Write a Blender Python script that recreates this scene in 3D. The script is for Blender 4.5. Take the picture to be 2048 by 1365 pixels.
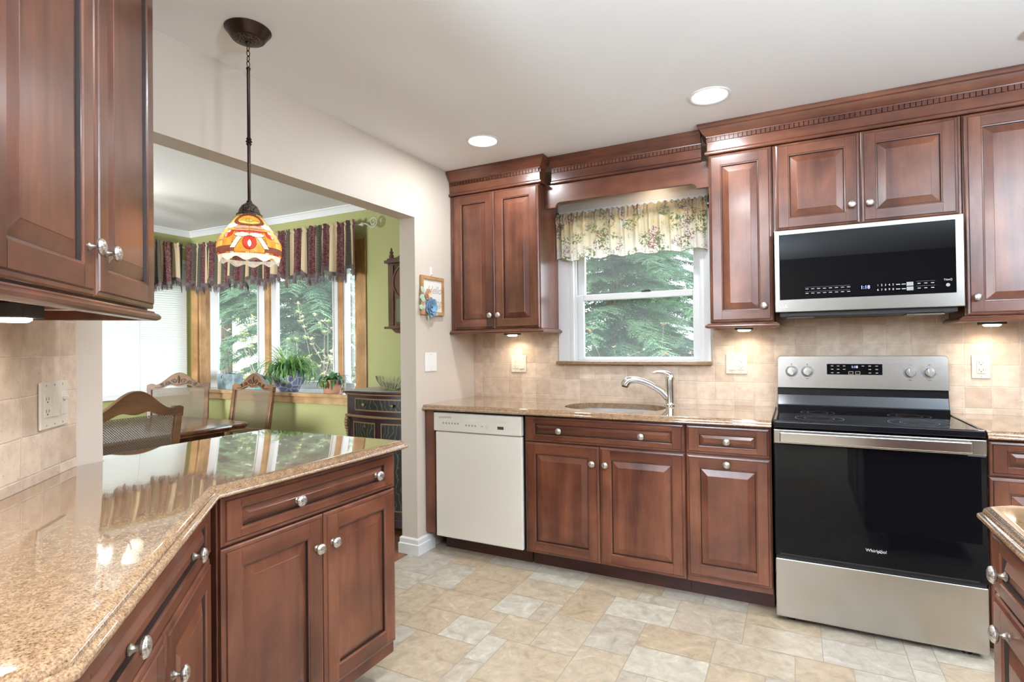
import bpy, bmesh, math, random
from mathutils import Vector, Matrix, noise as mnoise

PI = math.pi
S2 = math.sqrt(.5)
for _o in list(bpy.data.objects):
    bpy.data.objects.remove(_o, do_unlink=True)
SC = bpy.context.scene
COL = SC.collection

# ------------------------------------------------------------------ camera, world, lights, exposure
CAM_H = 1.265
yaw, pitch, roll = math.radians(27.277), math.radians(.5285), math.radians(-.6644)
_w = Vector((-math.sin(yaw) * math.cos(pitch), math.cos(yaw) * math.cos(pitch), math.sin(pitch)))
_r0 = Vector((math.cos(yaw), math.sin(yaw), 0))
_u0 = _r0.cross(_w)
_r = _r0 * math.cos(roll) + _u0 * math.sin(roll)
_u = -_r0 * math.sin(roll) + _u0 * math.cos(roll)
cam_data = bpy.data.cameras.new('camera')
cam_data.sensor_width = 36
cam_data.lens = 1099.83 / 2048 * 36
cam_data.clip_start = .02
cam = bpy.data.objects.new('camera', cam_data)
COL.objects.link(cam)
cam.matrix_world = Matrix(((_r.x, _u.x, -_w.x, 0), (_r.y, _u.y, -_w.y, 0), (_r.z, _u.z, -_w.z, CAM_H), (0, 0, 0, 1)))
SC.camera = cam

world = bpy.data.worlds.new('world')
SC.world = world
world.use_nodes = True
_nt = world.node_tree
_bg = _nt.nodes['Background']
_sky = _nt.nodes.new('ShaderNodeTexSky')
_sky.sky_type = 'NISHITA'
_sky.sun_disc = False
_sky.sun_elevation = math.radians(42)
_sky.sun_rotation = math.radians(200)
_sky.dust_density = 4
_sky.ozone_density = 1
_mx = _nt.nodes.new('ShaderNodeMix')
_mx.data_type = 'RGBA'
_mx.inputs[0].default_value = .72
_mx.inputs[7].default_value = (6.2, 6.5, 6.8, 1)
_nt.links.new(_sky.outputs[0], _mx.inputs[6])
_nt.links.new(_mx.outputs[2], _bg.inputs[0])
_bg.inputs[1].default_value = .58

SC.view_settings.view_transform = 'Standard'
SC.view_settings.look = 'None'
SC.view_settings.exposure = 0.8
SC.view_settings.gamma = 1
SC.view_settings.use_curve_mapping = False
SC.cycles.use_denoising = True
SC.cycles.max_bounces = 8
SC.cycles.diffuse_bounces = 4
SC.cycles.glossy_bounces = 4
SC.cycles.transmission_bounces = 6
SC.cycles.transparent_max_bounces = 12
SC.cycles.sample_clamp_indirect = 6
SC.cycles.caustics_reflective = False
SC.cycles.caustics_refractive = False


def lamp(name, loc, energy, size, color=(1, .93, .84), kind='AREA', rot=(0, 0, 0), spread=180, shape='DISK', sy=None):
    d = bpy.data.lights.new(name, kind)
    d.energy = energy
    d.color = color
    if kind == 'AREA':
        d.shape = shape
        d.size = size
        if sy:
            d.size_y = sy
        d.spread = math.radians(spread)
    else:
        d.shadow_soft_size = size
    if kind == 'SPOT':
        d.spot_size = math.radians(spread)
        d.spot_blend = .35
    o = bpy.data.objects.new(name, d)
    o.location = loc
    o.rotation_euler = rot
    COL.objects.link(o)
    return o


CEIL = 2.435
RECESS = [(-1.565, 2.70), (-.343, 2.725)]
FILL_DOWNLIGHTS = [(-.343, 1.25), (-.25, -.3), (1.5, 1.7), (1.75, -.6)]  # added out-of-view downlights to brighten the room, without fittings
# added unseen uplights that brighten the ceiling; no floor lamps stand there
FILL_UPLIGHTS = [(-1.05, -1.3, 1.55, 120), (1.70, .35, 1.55, 96)]
for x, y in RECESS:
    lamp('recessed_and_fill_light', (x, y, CEIL - .012), 6, .15, (.93, 1, 1.04))
for x, y in FILL_DOWNLIGHTS:
    lamp('recessed_and_fill_light', (x, y, CEIL - .012), 11, .15, (.93, 1, 1.04))
for x, y, z, e in FILL_UPLIGHTS:
    lamp('fill_uplight', (x, y, z), e, .4, (.82, 1.01, 1.20), rot=(PI, 0, 0))
for x, y, z, e in [(-1.15, -1.9, 1.85, 66), (1.8, .35, 1.9, 46)]:  # added unseen point fills for ceiling and room, no globe fixtures
    lamp('fill_point_light', (x, y, z), e, .32, (.86, 1, 1.15), 'POINT')

# ------------------------------------------------------------------ helpers
class MB:
    def __init__(self):
        self.v, self.f, self.m, self.mats = [], [], [], []

    def mi(self, mat):
        if mat not in self.mats:
            self.mats.append(mat)
        return self.mats.index(mat)

    def face(self, pts, mat):
        n = len(self.v)
        self.v += [tuple(p) for p in pts]
        self.f.append(tuple(range(n, n + len(pts))))
        self.m.append(self.mi(mat))

    def add(self, verts, faces, mat):
        n = len(self.v)
        self.v += [tuple(p) for p in verts]
        k = self.mi(mat)
        for f in faces:
            self.f.append(tuple(i + n for i in f))
            self.m.append(k)

    def box(self, x0, x1, y0, y1, z0, z1, mat):
        v = [(x0, y0, z0), (x1, y0, z0), (x1, y1, z0), (x0, y1, z0), (x0, y0, z1), (x1, y0, z1), (x1, y1, z1), (x0, y1, z1)]
        self.add(v, [(0, 3, 2, 1), (4, 5, 6, 7), (0, 1, 5, 4), (1, 2, 6, 5), (2, 3, 7, 6), (3, 0, 4, 7)], mat)

    def obox(self, c, ax, ay, az, mat):
        """box about centre c with half-vectors ax ay az"""
        c, ax, ay, az = Vector(c), Vector(ax), Vector(ay), Vector(az)
        v = [c + sx * ax + sy * ay + sz * az for sz in (-1, 1) for sx, sy in ((-1, -1), (1, -1), (1, 1), (-1, 1))]
        self.add(v, [(0, 3, 2, 1), (4, 5, 6, 7), (0, 1, 5, 4), (1, 2, 6, 5), (2, 3, 7, 6), (3, 0, 4, 7)], mat)

    def rings(self, loops, mat, cap0=True, cap1=True, closed=True):
        n = len(loops[0])
        base = len(self.v)
        for l in loops:
            self.v += [tuple(p) for p in l]
        k = self.mi(mat)
        for i in range(len(loops) - 1):
            for j in range(n if closed else n - 1):
                a, b = base + i * n + j, base + i * n + (j + 1) % n
                self.f.append((a, b, b + n, a + n))
                self.m.append(k)
        if cap0:
            self.f.append(tuple(base + j for j in reversed(range(n))))
            self.m.append(k)
        if cap1:
            e = base + (len(loops) - 1) * n
            self.f.append(tuple(e + j for j in range(n)))
            self.m.append(k)

    def lathe(self, prof, mat, n=32, c=(0, 0, 0), axis='z', cap0=True, cap1=True, sx=1, sy=1):
        loops = []
        for r, h in prof:
            l = []
            for j in range(n):
                a = 2 * PI * j / n
                p, q = r * math.cos(a) * sx, r * math.sin(a) * sy
                if axis == 'z':
                    l.append((c[0] + p, c[1] + q, c[2] + h))
                elif axis == 'y':
                    l.append((c[0] + p, c[1] + h, c[2] + q))
                else:
                    l.append((c[0] + h, c[1] + p, c[2] + q))
            loops.append(l)
        self.rings(loops, mat, cap0, cap1)

    def tube(self, pts, rad, mat, n=8, caps=True, flat=1.0):
        pts = [Vector(p) for p in pts]
        rads = rad if isinstance(rad, (list, tuple)) else [rad] * len(pts)
        loops = []
        ref = None
        for i, p in enumerate(pts):
            t = (pts[min(i + 1, len(pts) - 1)] - pts[max(i - 1, 0)])
            if t.length < 1e-9:
                t = Vector((0, 0, 1))
            t.normalize()
            if ref is None:
                ref = Vector((0, 0, 1)) if abs(t.z) < .9 else Vector((1, 0, 0))
            a = ref - t * ref.dot(t)
            if a.length < 1e-6:
                a = t.orthogonal()
            a.normalize()
            ref = a
            b = t.cross(a)
            loops.append([p + (a * math.cos(2 * PI * j / n) + b * math.sin(2 * PI * j / n) * flat) * rads[i] for j in range(n)])
        self.rings(loops, mat, caps, caps)

    def extrude(self, poly, z0, z1, mat, axis='z'):
        def P(p, h):
            if axis == 'z':
                return (p[0], p[1], h)
            if axis == 'y':
                return (p[0], h, p[1])
            return (h, p[0], p[1])
        self.rings([[P(p, z0) for p in poly], [P(p, z1) for p in poly]], mat)

    def sphere(self, c, r, mat, n=12, m=8, s=(1, 1, 1)):
        loops = []
        for i in range(1, m):
            a = PI * i / m
            loops.append([(c[0] + r * s[0] * math.sin(a) * math.cos(2 * PI * j / n), c[1] + r * s[1] * math.sin(a) * math.sin(2 * PI * j / n), c[2] + r * s[2] * math.cos(a)) for j in range(n)])
        self.rings(loops, mat)

    def build(self, name, parent=None, loc=(0, 0, 0), rot=0, smooth=None, bevel=0, seg=2, recalc=True, kind=None):
        me = bpy.data.meshes.new(name)
        me.from_pydata(self.v, [], self.f)
        for m in self.mats:
            me.materials.append(m)
        me.polygons.foreach_set('material_index', self.m)
        if recalc:
            b = bmesh.new()
            b.from_mesh(me)
            bmesh.ops.recalc_face_normals(b, faces=b.faces)
            b.to_mesh(me)
            b.free()
        if smooth is not None:
            me.polygons.foreach_set('use_smooth', [True] * len(me.polygons))
            if smooth < 180:
                me.set_sharp_from_angle(angle=math.radians(smooth))
        me.update()
        o = bpy.data.objects.new(name, me)
        COL.objects.link(o)
        o.location = loc
        if isinstance(rot, (tuple, list)):
            o.rotation_euler = rot
        else:
            o.rotation_euler = (0, 0, rot)
        if parent:
            o.parent = parent
        if bevel:
            md = o.modifiers.new('bevel', 'BEVEL')
            md.width = bevel
            md.segments = seg
            md.limit_method = 'ANGLE'
            md.angle_limit = math.radians(40)
            md.harden_normals = False
        if kind:
            o['kind'] = kind
        return o


def tag(o, label=None, cat=None, group=None, kind=None):
    if label:
        o['label'] = label
    if cat:
        o['category'] = cat
    if group:
        o['group'] = group
    if kind:
        o['kind'] = kind
    return o


def thing(name, label, cat, loc=(0, 0, 0), rot=0, group=None):
    o = bpy.data.objects.new(name, None)
    o.empty_display_size = .05
    COL.objects.link(o)
    o.location = loc
    o.rotation_euler = (0, 0, rot)
    return tag(o, label, cat, group)


def copy_tree(o, parent=None):
    c = o.copy()
    COL.objects.link(c)
    if parent:
        c.parent = parent
    for ch in list(o.children):
        copy_tree(ch, c)
    return c


def text_mesh(s, size, mat, name, parent, loc, rot, extrude=.0004, shear=0, align='CENTER', spacing=1):
    cu = bpy.data.curves.new(name, 'FONT')
    cu.body = s
    cu.size = size
    cu.extrude = extrude
    cu.shear = shear
    cu.align_x = align
    cu.align_y = 'CENTER'
    cu.space_character = spacing
    t = bpy.data.objects.new(name + '_tmp', cu)
    COL.objects.link(t)
    dg = bpy.context.evaluated_depsgraph_get()
    me = bpy.data.meshes.new_from_object(t.evaluated_get(dg))
    bpy.data.objects.remove(t, do_unlink=True)
    bpy.data.curves.remove(cu)
    me.materials.clear()
    me.materials.append(mat)
    o = bpy.data.objects.new(name, me)
    COL.objects.link(o)
    o.location = loc
    o.rotation_euler = rot
    if parent:
        o.parent = parent
    return o


FACE_Y = (PI / 2, 0, 0)     # text that reads from the -Y side

# ------------------------------------------------------------------ materials
MATS = {}


def mat(name, color=(.8, .8, .8), rough=.5, metal=0, spec=.5, coat=0, coat_rough=.05, trans=0, ior=1.45, emit=None, emit_s=0, sheen=0):
    m = bpy.data.materials.new(name)
    m.use_nodes = True
    b = m.node_tree.nodes['Principled BSDF']
    b.inputs['Base Color'].default_value = (*color, 1)
    b.inputs['Roughness'].default_value = rough
    b.inputs['Metallic'].default_value = metal
    b.inputs['Specular IOR Level'].default_value = spec
    b.inputs['Coat Weight'].default_value = coat
    b.inputs['Coat Roughness'].default_value = coat_rough
    b.inputs['Transmission Weight'].default_value = trans
    b.inputs['IOR'].default_value = ior
    if sheen:
        b.inputs['Sheen Weight'].default_value = sheen
    if emit:
        b.inputs['Emission Color'].default_value = (*emit, 1)
        b.inputs['Emission Strength'].default_value = emit_s
    MATS[name] = m
    return m


class NT:
    """small node-tree writer"""
    def __init__(self, m):
        self.t = m.node_tree
        self.b = self.t.nodes['Principled BSDF']

    def n(self, kind, **kw):
        x = self.t.nodes.new('ShaderNode' + kind)
        for k, v in kw.items():
            setattr(x, k, v)
        return x

    def l(self, a, b):
        self.t.links.new(a, b)

    def coord(self, out='Object', scale=(1, 1, 1), loc=(0, 0, 0), rot=(0, 0, 0), rand=False):
        tc = self.n('TexCoord')
        mp = self.n('Mapping')
        mp.inputs['Scale'].default_value = scale
        mp.inputs['Location'].default_value = loc
        mp.inputs['Rotation'].default_value = rot
        src = tc.outputs[out]
        if rand:
            oi = self.n('ObjectInfo')
            ml = self.n('VectorMath', operation='SCALE')
            cb = self.n('CombineXYZ')
            for i in range(3):
                self.l(oi.outputs['Random'], cb.inputs[i])
            self.l(cb.outputs[0], ml.inputs[0])
            ml.inputs['Scale'].default_value = 37.0
            ad = self.n('VectorMath', operation='ADD')
            self.l(src, ad.inputs[0])
            self.l(ml.outputs[0], ad.inputs[1])
            src = ad.outputs[0]
        self.l(src, mp.inputs[0])
        return mp.outputs[0]

    def noise(self, vec, scale=5, detail=4, rough=.55, dist=0):
        x = self.n('TexNoise')
        x.inputs['Scale'].default_value = scale
        x.inputs['Detail'].default_value = detail
        x.inputs['Roughness'].default_value = rough
        x.inputs['Distortion'].default_value = dist
        self.l(vec, x.inputs['Vector'])
        return x.outputs['Fac']

    def ramp(self, fac, stops, interp='LINEAR'):
        x = self.n('ValToRGB')
        cr = x.color_ramp
        cr.interpolation = interp
        while len(cr.elements) < len(stops):
            cr.elements.new(.5)
        for e, (p, c) in zip(cr.elements, stops):
            e.position = p
            e.color = (*c, 1) if len(c) == 3 else c
        self.l(fac, x.inputs[0])
        return x.outputs[0]

    def mix(self, fac, a, b, mode='MIX'):
        x = self.n('Mix', data_type='RGBA', blend_type=mode)
        for sock, val in ((x.inputs[0], fac), (x.inputs[6], a), (x.inputs[7], b)):
            if isinstance(val, (int, float)):
                sock.default_value = val
            elif isinstance(val, tuple):
                sock.default_value = (*val, 1) if len(val) == 3 else val
            else:
                self.l(val, sock)
        return x.outputs[2]

    def math(self, op, a, b=None):
        x = self.n('Math', operation=op)
        for i, v in enumerate((a, b)):
            if v is None:
                continue
            if isinstance(v, (int, float)):
                x.inputs[i].default_value = v
            else:
                self.l(v, x.inputs[i])
        return x.outputs[0]

    def bump(self, h, strength=.2, dist=.01):
        x = self.n('Bump')
        x.inputs['Strength'].default_value = strength
        x.inputs['Distance'].default_value = dist
        self.l(h, x.inputs['Height'])
        self.l(x.outputs[0], self.b.inputs['Normal'])
        return x

    def base(self, c):
        self.l(c, self.b.inputs['Base Color'])


def wood(name, grain, dark, mid, light, rough=.30, coat=.4, fine=1.0):
    m = mat(name, mid, rough, coat=coat, coat_rough=.18)
    t = NT(m)
    sc = {'x': (1.1, 9, 9), 'z': (9, 9, 1.1), 'y': (9, 1.1, 9)}[grain]
    v = t.coord('Object', sc, rand=True)
    a = t.noise(v, 1.0 * fine, 5, .6, .6)
    sc2 = tuple(5 * q for q in sc)
    v2 = t.coord('Object', sc2, rand=True)
    b = t.noise(v2, 2.2 * fine, 3, .6)
    c = t.ramp(a, [(.28, dark), (.5, mid), (.74, light)])
    d = t.ramp(b, [(.3, (.80, .78, .76)), (.6, (1, 1, 1))])
    v3 = t.coord('Object', (2.2, 2.2, 2.2), rand=True)
    e = t.ramp(t.noise(v3, 2.4, 3), [(.3, (.60, .56, .55)), (.7, (1.14, 1.12, 1.10))])
    t.base(t.mix(1, t.mix(.55, c, d, 'MULTIPLY'), e, 'MULTIPLY'))
    return m


W_D, W_M, W_L = (.076, .022, .013), (.154, .051, .027), (.236, .088, .045)
WV = wood('cherry_wood_upright', 'z', W_D, W_M, W_L)
WH = wood('cherry_wood_level', 'x', W_D, W_M, W_L)
GLAZE = mat('dark_glaze', (.022, .009, .007), .45)
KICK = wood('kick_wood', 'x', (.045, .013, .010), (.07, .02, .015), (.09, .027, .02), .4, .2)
CARC = wood('carcass_wood', 'z', (.10, .03, .018), (.16, .05, .028), (.2, .065, .036))
PEWTER = mat('antique_pewter', (.62, .58, .53), .32, .9)
_t = NT(PEWTER)
_h = _t.noise(_t.coord('Object', (1, 1, 1)), 260, 2)
_t.base(_t.ramp(_h, [(.38, (.30, .27, .24)), (.55, (.72, .69, .64))]))
_t.bump(_h, .5, .002)
PEWTER_D = mat('pewter_stem', (.30, .26, .22), .35, .9)

GRAN = mat('brown_granite', (.5, .36, .25), .07, coat=1, coat_rough=.02)
GRAN.node_tree.nodes['Principled BSDF'].inputs['Coat IOR'].default_value = 1.62
_t = NT(GRAN)
_v = _t.coord('Object')
_vo = _t.n('TexVoronoi')
_vo.inputs['Scale'].default_value = 260
_t.l(_v, _vo.inputs['Vector'])
_c = _t.ramp(_t.noise(_v, 270, 3, .7), [(.29, (.045, .029, .02)), (.39, (.195, .117, .066)), (.50, (.315, .195, .11)), (.64, (.42, .295, .185))])
_c2 = _t.ramp(_t.noise(_v, 55, 3, .6), [(.3, (.62, .52, .45)), (.6, (1.05, 1, .96))])
_t.base(_t.mix(.75, _c, _c2, 'MULTIPLY'))
_t.l(_vo.outputs['Distance'], _t.n('Math').inputs[0])

STEEL = mat('brushed_stainless', (.53, .505, .475), .22, 1)
_t = NT(STEEL)
_h = _t.noise(_t.coord('Object', (1.5, 1.5, 420)), 3, 3)
_t.bump(_h, .05, .002)
STEEL_M = mat('microwave_stainless', (.42, .40, .375), .24, 1)
LOGO = mat('white_logo', (.92, .92, .92), .4)
STEEL_H = mat('bright_stainless', (.74, .72, .69), .2, 1)
NICKEL = mat('brushed_nickel', (.66, .635, .60), .2, 1)
SINKM = mat('sink_steel', (.72, .73, .74), .28, 1)
BLACKG = mat('black_glass', (.003, .003, .004), .02, spec=.24)
BLACKE = mat('black_enamel', (.006, .006, .008), .12, spec=.5)
BLACKP = mat('black_plastic', (.012, .012, .013), .45)
BISQ = mat('bisque_enamel', (.79, .73, .655), .28, coat=.3)
BISQ2 = mat('bisque_panel', (.74, .685, .61), .4)
GREYM = mat('grey_print', (.34, .33, .31), .6)
DKGREY = mat('dark_grey', (.05, .05, .055), .5)
PRINT = mat('white_print', (.62, .62, .62), .5)
ICON = mat('grey_icon', (.33, .33, .34), .5)
LED = mat('blue_white_led', (.1, .1, .3), .4, emit=(.30, .38, 1.0), emit_s=2.0)
WHITE = mat('white_paint', (.80, .80, .80), .35)
VINYL = mat('white_vinyl', (.70, .705, .71), .3)
CEILM = mat('ceiling_paint', (.86, .86, .855), .85)
BEIGE = mat('beige_wall_paint', (.64, .565, .485), .5)
TAUPE = mat('dark_taupe_wall_paint', (.13, .10, .08), .6)
GREEN = mat('green_wall_paint', (.42, .425, .185), .6)
PLATE = mat('almond_plate', (.68, .62, .52), .4)
PLATEW = mat('white_plate', (.85, .84, .82), .35)
SLOT = mat('slot_dark', (.05, .04, .035), .6)
BRONZE = mat('dark_bronze', (.055, .034, .026), .35, .85)
_t = NT(BRONZE)
_t.bump(_t.noise(_t.coord('Object'), 160, 3), .25, .002)
BRONZE_T = mat('tooled_bronze', (.06, .04, .03), .45, .8)
_t = NT(BRONZE_T)
_h = _t.noise(_t.coord('Object'), 190, 2)
_t.bump(_h, 1, .004)
_t.base(_t.ramp(_h, [(.4, (.02, .014, .012)), (.6, (.16, .12, .09))]))
OAK = wood('oak_window_wood', 'z', (.40, .21, .085), (.52, .30, .13), (.62, .40, .20), .4, .2)
OAKX = wood('oak_sill_wood', 'x', (.44, .26, .12), (.56, .36, .18), (.64, .45, .25), .4, .2)
CHAIRW = wood('walnut_chair_wood', 'x', (.10, .042, .015), (.19, .090, .035), (.27, .14, .058), .35, .2)
TABLEW = wood('walnut_table_wood', 'x', (.09, .036, .016), (.15, .066, .03), (.21, .10, .05), .13, .6)
CARVE = mat('carving_dark', (.075, .032, .014), .4)
CANE = mat('woven_cane', (.20, .15, .10), .6)
CREAM = mat('cream_seat_fabric', (.72, .68, .6), .9)
PLUM = mat('dark_plum_lacquer', (.035, .012, .016), .3, coat=.4, coat_rough=.1)
GILT = mat('aged_gilt_trim', (.26, .165, .085), .42, .35)
GREENPNL = mat('painted_black_green_panel', (.016, .018, .014), .4)
_t = NT(GREENPNL)
_wv = _t.n('TexWave')
_wv.inputs['Scale'].default_value = 9
_wv.inputs['Distortion'].default_value = 14
_wv.inputs['Detail'].default_value = 2
_t.l(_t.coord('Object'), _wv.inputs['Vector'])
_t.base(_t.ramp(_wv.outputs['Fac'], [(.86, (.016, .018, .014)), (.97, (.10, .09, .06))]))
CLOCKW = wood('dark_walnut_clock', 'z', (.085, .042, .026), (.145, .075, .045), (.20, .11, .068), .35, .3)
BRASS = mat('brass', (.66, .5, .24), .25, 1)
DIAL = mat('clock_dial', (.66, .62, .5), .4)
LACE = mat('lace_runner', (.62, .57, .50), .9)
DOWNL = mat('lit_lamp_lens', (1, 1, 1), .5, emit=(1, .96, .9), emit_s=3.2)
PUCKL = mat('lit_puck_lens', (1, 1, 1), .5, emit=(1, .86, .66), emit_s=9)
FROST = mat('frosted_lamp_glass', (.95, .93, .9), .5, emit=(1, .92, .8), emit_s=.8)
TERRA = mat('terracotta', (.55, .27, .17), .8)
ZINC = mat('zinc_planter', (.27, .34, .37), .5, .3)
_t = NT(ZINC)
_t.base(_t.ramp(_t.noise(_t.coord('Object'), 14, 3), [(.35, (.16, .21, .24)), (.65, (.36, .44, .47))]))
BLUEPOT = mat('blue_glazed_pot', (.20, .22, .34), .22, coat=.5)
_t = NT(BLUEPOT)
_vo = _t.n('TexVoronoi', feature='DISTANCE_TO_EDGE')
_vo.inputs['Scale'].default_value = 17
_t.l(_t.coord('Object'), _vo.inputs['Vector'])
_t.base(_t.ramp(_vo.outputs['Distance'], [(.04, (.42, .44, .52)), (.10, (.14, .16, .28))]))
TEALPOT = mat('teal_pot', (.14, .34, .34), .25, coat=.4)
SOIL = mat('potting_soil', (.03, .02, .014), .95)
STONE = mat('white_sill_stone', (.78, .78, .79), .12, coat=.3)
BLIND = mat('blind_slat', (.84, .86, .84), .5)
OAKF = wood('dining_floor_wood', 'y', (.16, .055, .022), (.25, .095, .04), (.32, .13, .055), .25, .4)


def leafmat(name, a, b, scale=3, trans=.3, rough=.5):
    m = mat(name, a, rough)
    t = NT(m)
    c = t.ramp(t.noise(t.coord('Object'), scale, 2), [(.35, a), (.65, b)])
    t.base(c)
    tr = t.n('BsdfTranslucent')
    t.l(c, tr.inputs[0])
    ms = t.n('MixShader')
    ms.inputs[0].default_value = trans
    t.l(t.b.outputs[0], ms.inputs[1])
    t.l(tr.outputs[0], ms.inputs[2])
    t.l(ms.outputs[0], t.t.nodes['Material Output'].inputs[0])
    return m


NEEDLE = leafmat('hemlock_needles', (.085, .19, .115), (.26, .42, .24), 1.3, .45)
NEEDLE_B = leafmat('blue_green_needles', (.08, .17, .13), (.22, .35, .26), 1.1, .45)
LEAF_P = leafmat('pale_spring_leaf', (.40, .46, .20), (.60, .62, .36), 3)
LEAF_G = leafmat('green_strap_leaf', (.09, .25, .06), (.32, .50, .14), 12, .4)
LEAF_D = leafmat('dark_green_leaf', (.03, .10, .045), (.09, .23, .09), 14)
LEAF_V = leafmat('variegated_leaf', (.10, .20, .12), (.42, .46, .42), 40)
BARK = mat('tree_bark', (.15, .11, .085), .9)
_t = NT(BARK)
_h = _t.noise(_t.coord('Object', (14, 14, 2)), 2, 4)
_t.base(_t.ramp(_h, [(.35, (.07, .05, .04)), (.65, (.24, .19, .15))]))
TWIG = mat('dry_twig', (.36, .30, .24), .9)
DRYFLOWER = mat('dried_flower', (.58, .42, .25), .9)
LAWN = mat('lawn', (.10, .16, .06), .95)
_t = NT(LAWN)
_t.base(_t.ramp(_t.noise(_t.coord('Object'), 1.5, 5), [(.35, (.09, .12, .05)), (.65, (.20, .22, .10))]))


def glass_thin(name, tint=(1, 1, 1), haze=.085):
    m = bpy.data.materials.new(name)
    m.use_nodes = True
    t = m.node_tree
    t.nodes.remove(t.nodes['Principled BSDF'])
    tr = t.nodes.new('ShaderNodeBsdfTransparent')
    tr.inputs[0].default_value = (*tint, 1)
    gl = t.nodes.new('ShaderNodeBsdfGlossy')
    gl.inputs['Roughness'].default_value = .01
    fr = t.nodes.new('ShaderNodeFresnel')
    fr.inputs[0].default_value = 1.35
    ms = t.nodes.new('ShaderNodeMixShader')
    t.links.new(fr.outputs[0], ms.inputs[0])
    t.links.new(tr.outputs[0], ms.inputs[1])
    t.links.new(gl.outputs[0], ms.inputs[2])
    du = t.nodes.new('ShaderNodeBsdfTranslucent')
    du.inputs[0].default_value = (.92, .97, .96, 1)
    m2 = t.nodes.new('ShaderNodeMixShader')
    m2.inputs[0].default_value = haze
    t.links.new(ms.outputs[0], m2.inputs[1])
    t.links.new(du.outputs[0], m2.inputs[2])
    t.links.new(m2.outputs[0], t.nodes['Material Output'].inputs[0])
    return m


PANE = glass_thin('window_glass', (.97, .99, .985))
CRYSTAL = mat('cut_crystal', (.95, .97, .97), .02, trans=1, ior=1.5)
PINKGL = mat('pink_wax', (.75, .56, .55), .5)


def tilemat(name, axes):
    """tumbled travertine 4-inch tiles; axes maps (u, v) to object axes"""
    m = mat(name, (.7, .55, .42), .55)
    t = NT(m)
    tc = t.n('TexCoord')
    sp = t.n('SeparateXYZ')
    cb = t.n('CombineXYZ')
    t.l(tc.outputs['Object'], sp.inputs[0])
    t.l(sp.outputs[axes[0]], cb.inputs[0])
    t.l(sp.outputs[axes[1]], cb.inputs[1])
    wob = t.noise(cb.outputs[0], 16, 2)
    off = t.n('VectorMath', operation='SCALE')
    o2 = t.n('CombineXYZ')
    t.l(wob, o2.inputs[0])
    t.l(wob, o2.inputs[1])
    t.l(o2.outputs[0], off.inputs[0])
    off.inputs['Scale'].default_value = .006
    ad = t.n('VectorMath', operation='ADD')
    t.l(cb.outputs[0], ad.inputs[0])
    t.l(off.outputs[0], ad.inputs[1])
    br = t.n('TexBrick')
    br.offset = 0
    br.squash = 1
    br.inputs['Scale'].default_value = 1
    br.inputs['Brick Width'].default_value = .1045
    br.inputs['Row Height'].default_value = .1045
    br.inputs['Mortar Size'].default_value = .0028
    br.inputs['Mortar Smooth'].default_value = .5
    br.inputs['Bias'].default_value = 0
    br.inputs['Color1'].default_value = (.57, .44, .335, 1)
    br.inputs['Color2'].default_value = (.74, .61, .49, 1)
    br.inputs['Mortar'].default_value = (.67, .585, .49, 1)
    t.l(ad.outputs[0], br.inputs['Vector'])
    n1 = t.noise(cb.outputs[0], 22, 4)
    c = t.mix(.8, br.outputs['Color'], t.ramp(n1, [(.3, (.80, .76, .72)), (.62, (1.06, 1.04, 1.02))]), 'MULTIPLY')
    pit = t.noise(cb.outputs[0], 130, 2)
    pm = t.ramp(pit, [(.27, (0, 0, 0)), (.34, (1, 1, 1))])
    c = t.mix(.45, c, pm, 'MULTIPLY')
    t.base(c)
    inv = t.math('SUBTRACT', 1, br.outputs['Fac'])
    hh = t.math('ADD', inv, t.math('MULTIPLY', n1, .55))
    hh = t.math('ADD', hh, t.math('MULTIPLY', pm, .35))
    t.bump(hh, .55, .004)
    return m


TILE_B = tilemat('travertine_tile', ('X', 'Z'))

# floor tile: per-tile tone in a colour attribute, veining by noise
FLOORM = mat('stone_look_tile', (.66, .56, .44), .32)
_t = NT(FLOORM)
_at = _t.n('VertexColor')
_at.layer_name = 'tone'
_sp = _t.n('SeparateColor')
_t.l(_at.outputs[0], _sp.inputs[0])
_tone = _t.ramp(_sp.outputs[0], [(0, (.46, .35, .235)), (.35, (.51, .415, .30)), (.65, (.475, .42, .35)), (1, (.57, .515, .415))])
_v = _t.coord('Object')
_sc = _t.n('VectorMath', operation='ADD')
_cb = _t.n('CombineXYZ')
_t.l(_t.math('MULTIPLY', _sp.outputs[1], 40), _cb.inputs[0])
_t.l(_t.math('MULTIPLY', _sp.outputs[2], 40), _cb.inputs[1])
_t.l(_v, _sc.inputs[0])
_t.l(_cb.outputs[0], _sc.inputs[1])
_n1 = _t.noise(_sc.outputs[0], 9, 7, .66, 1.5)
_n2 = _t.noise(_sc.outputs[0], 22, 5, .65, .6)
_c = _t.mix(.85, _tone, _t.ramp(_n1, [(.32, (.76, .72, .70)), (.48, (1, .97, .94)), (.58, (1.06, 1.06, 1.06)), (.66, (1.26, 1.26, 1.26))]), 'MULTIPLY')
_c = _t.mix(.6, _c, _t.ramp(_n2, [(.34, (.76, .75, .76)), (.6, (1.08, 1.08, 1.07))]), 'MULTIPLY')
_t.base(_c)
_t.bump(_n2, .06, .002)
GROUT = mat('floor_grout', (.38, .30, .22), .7)

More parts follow.
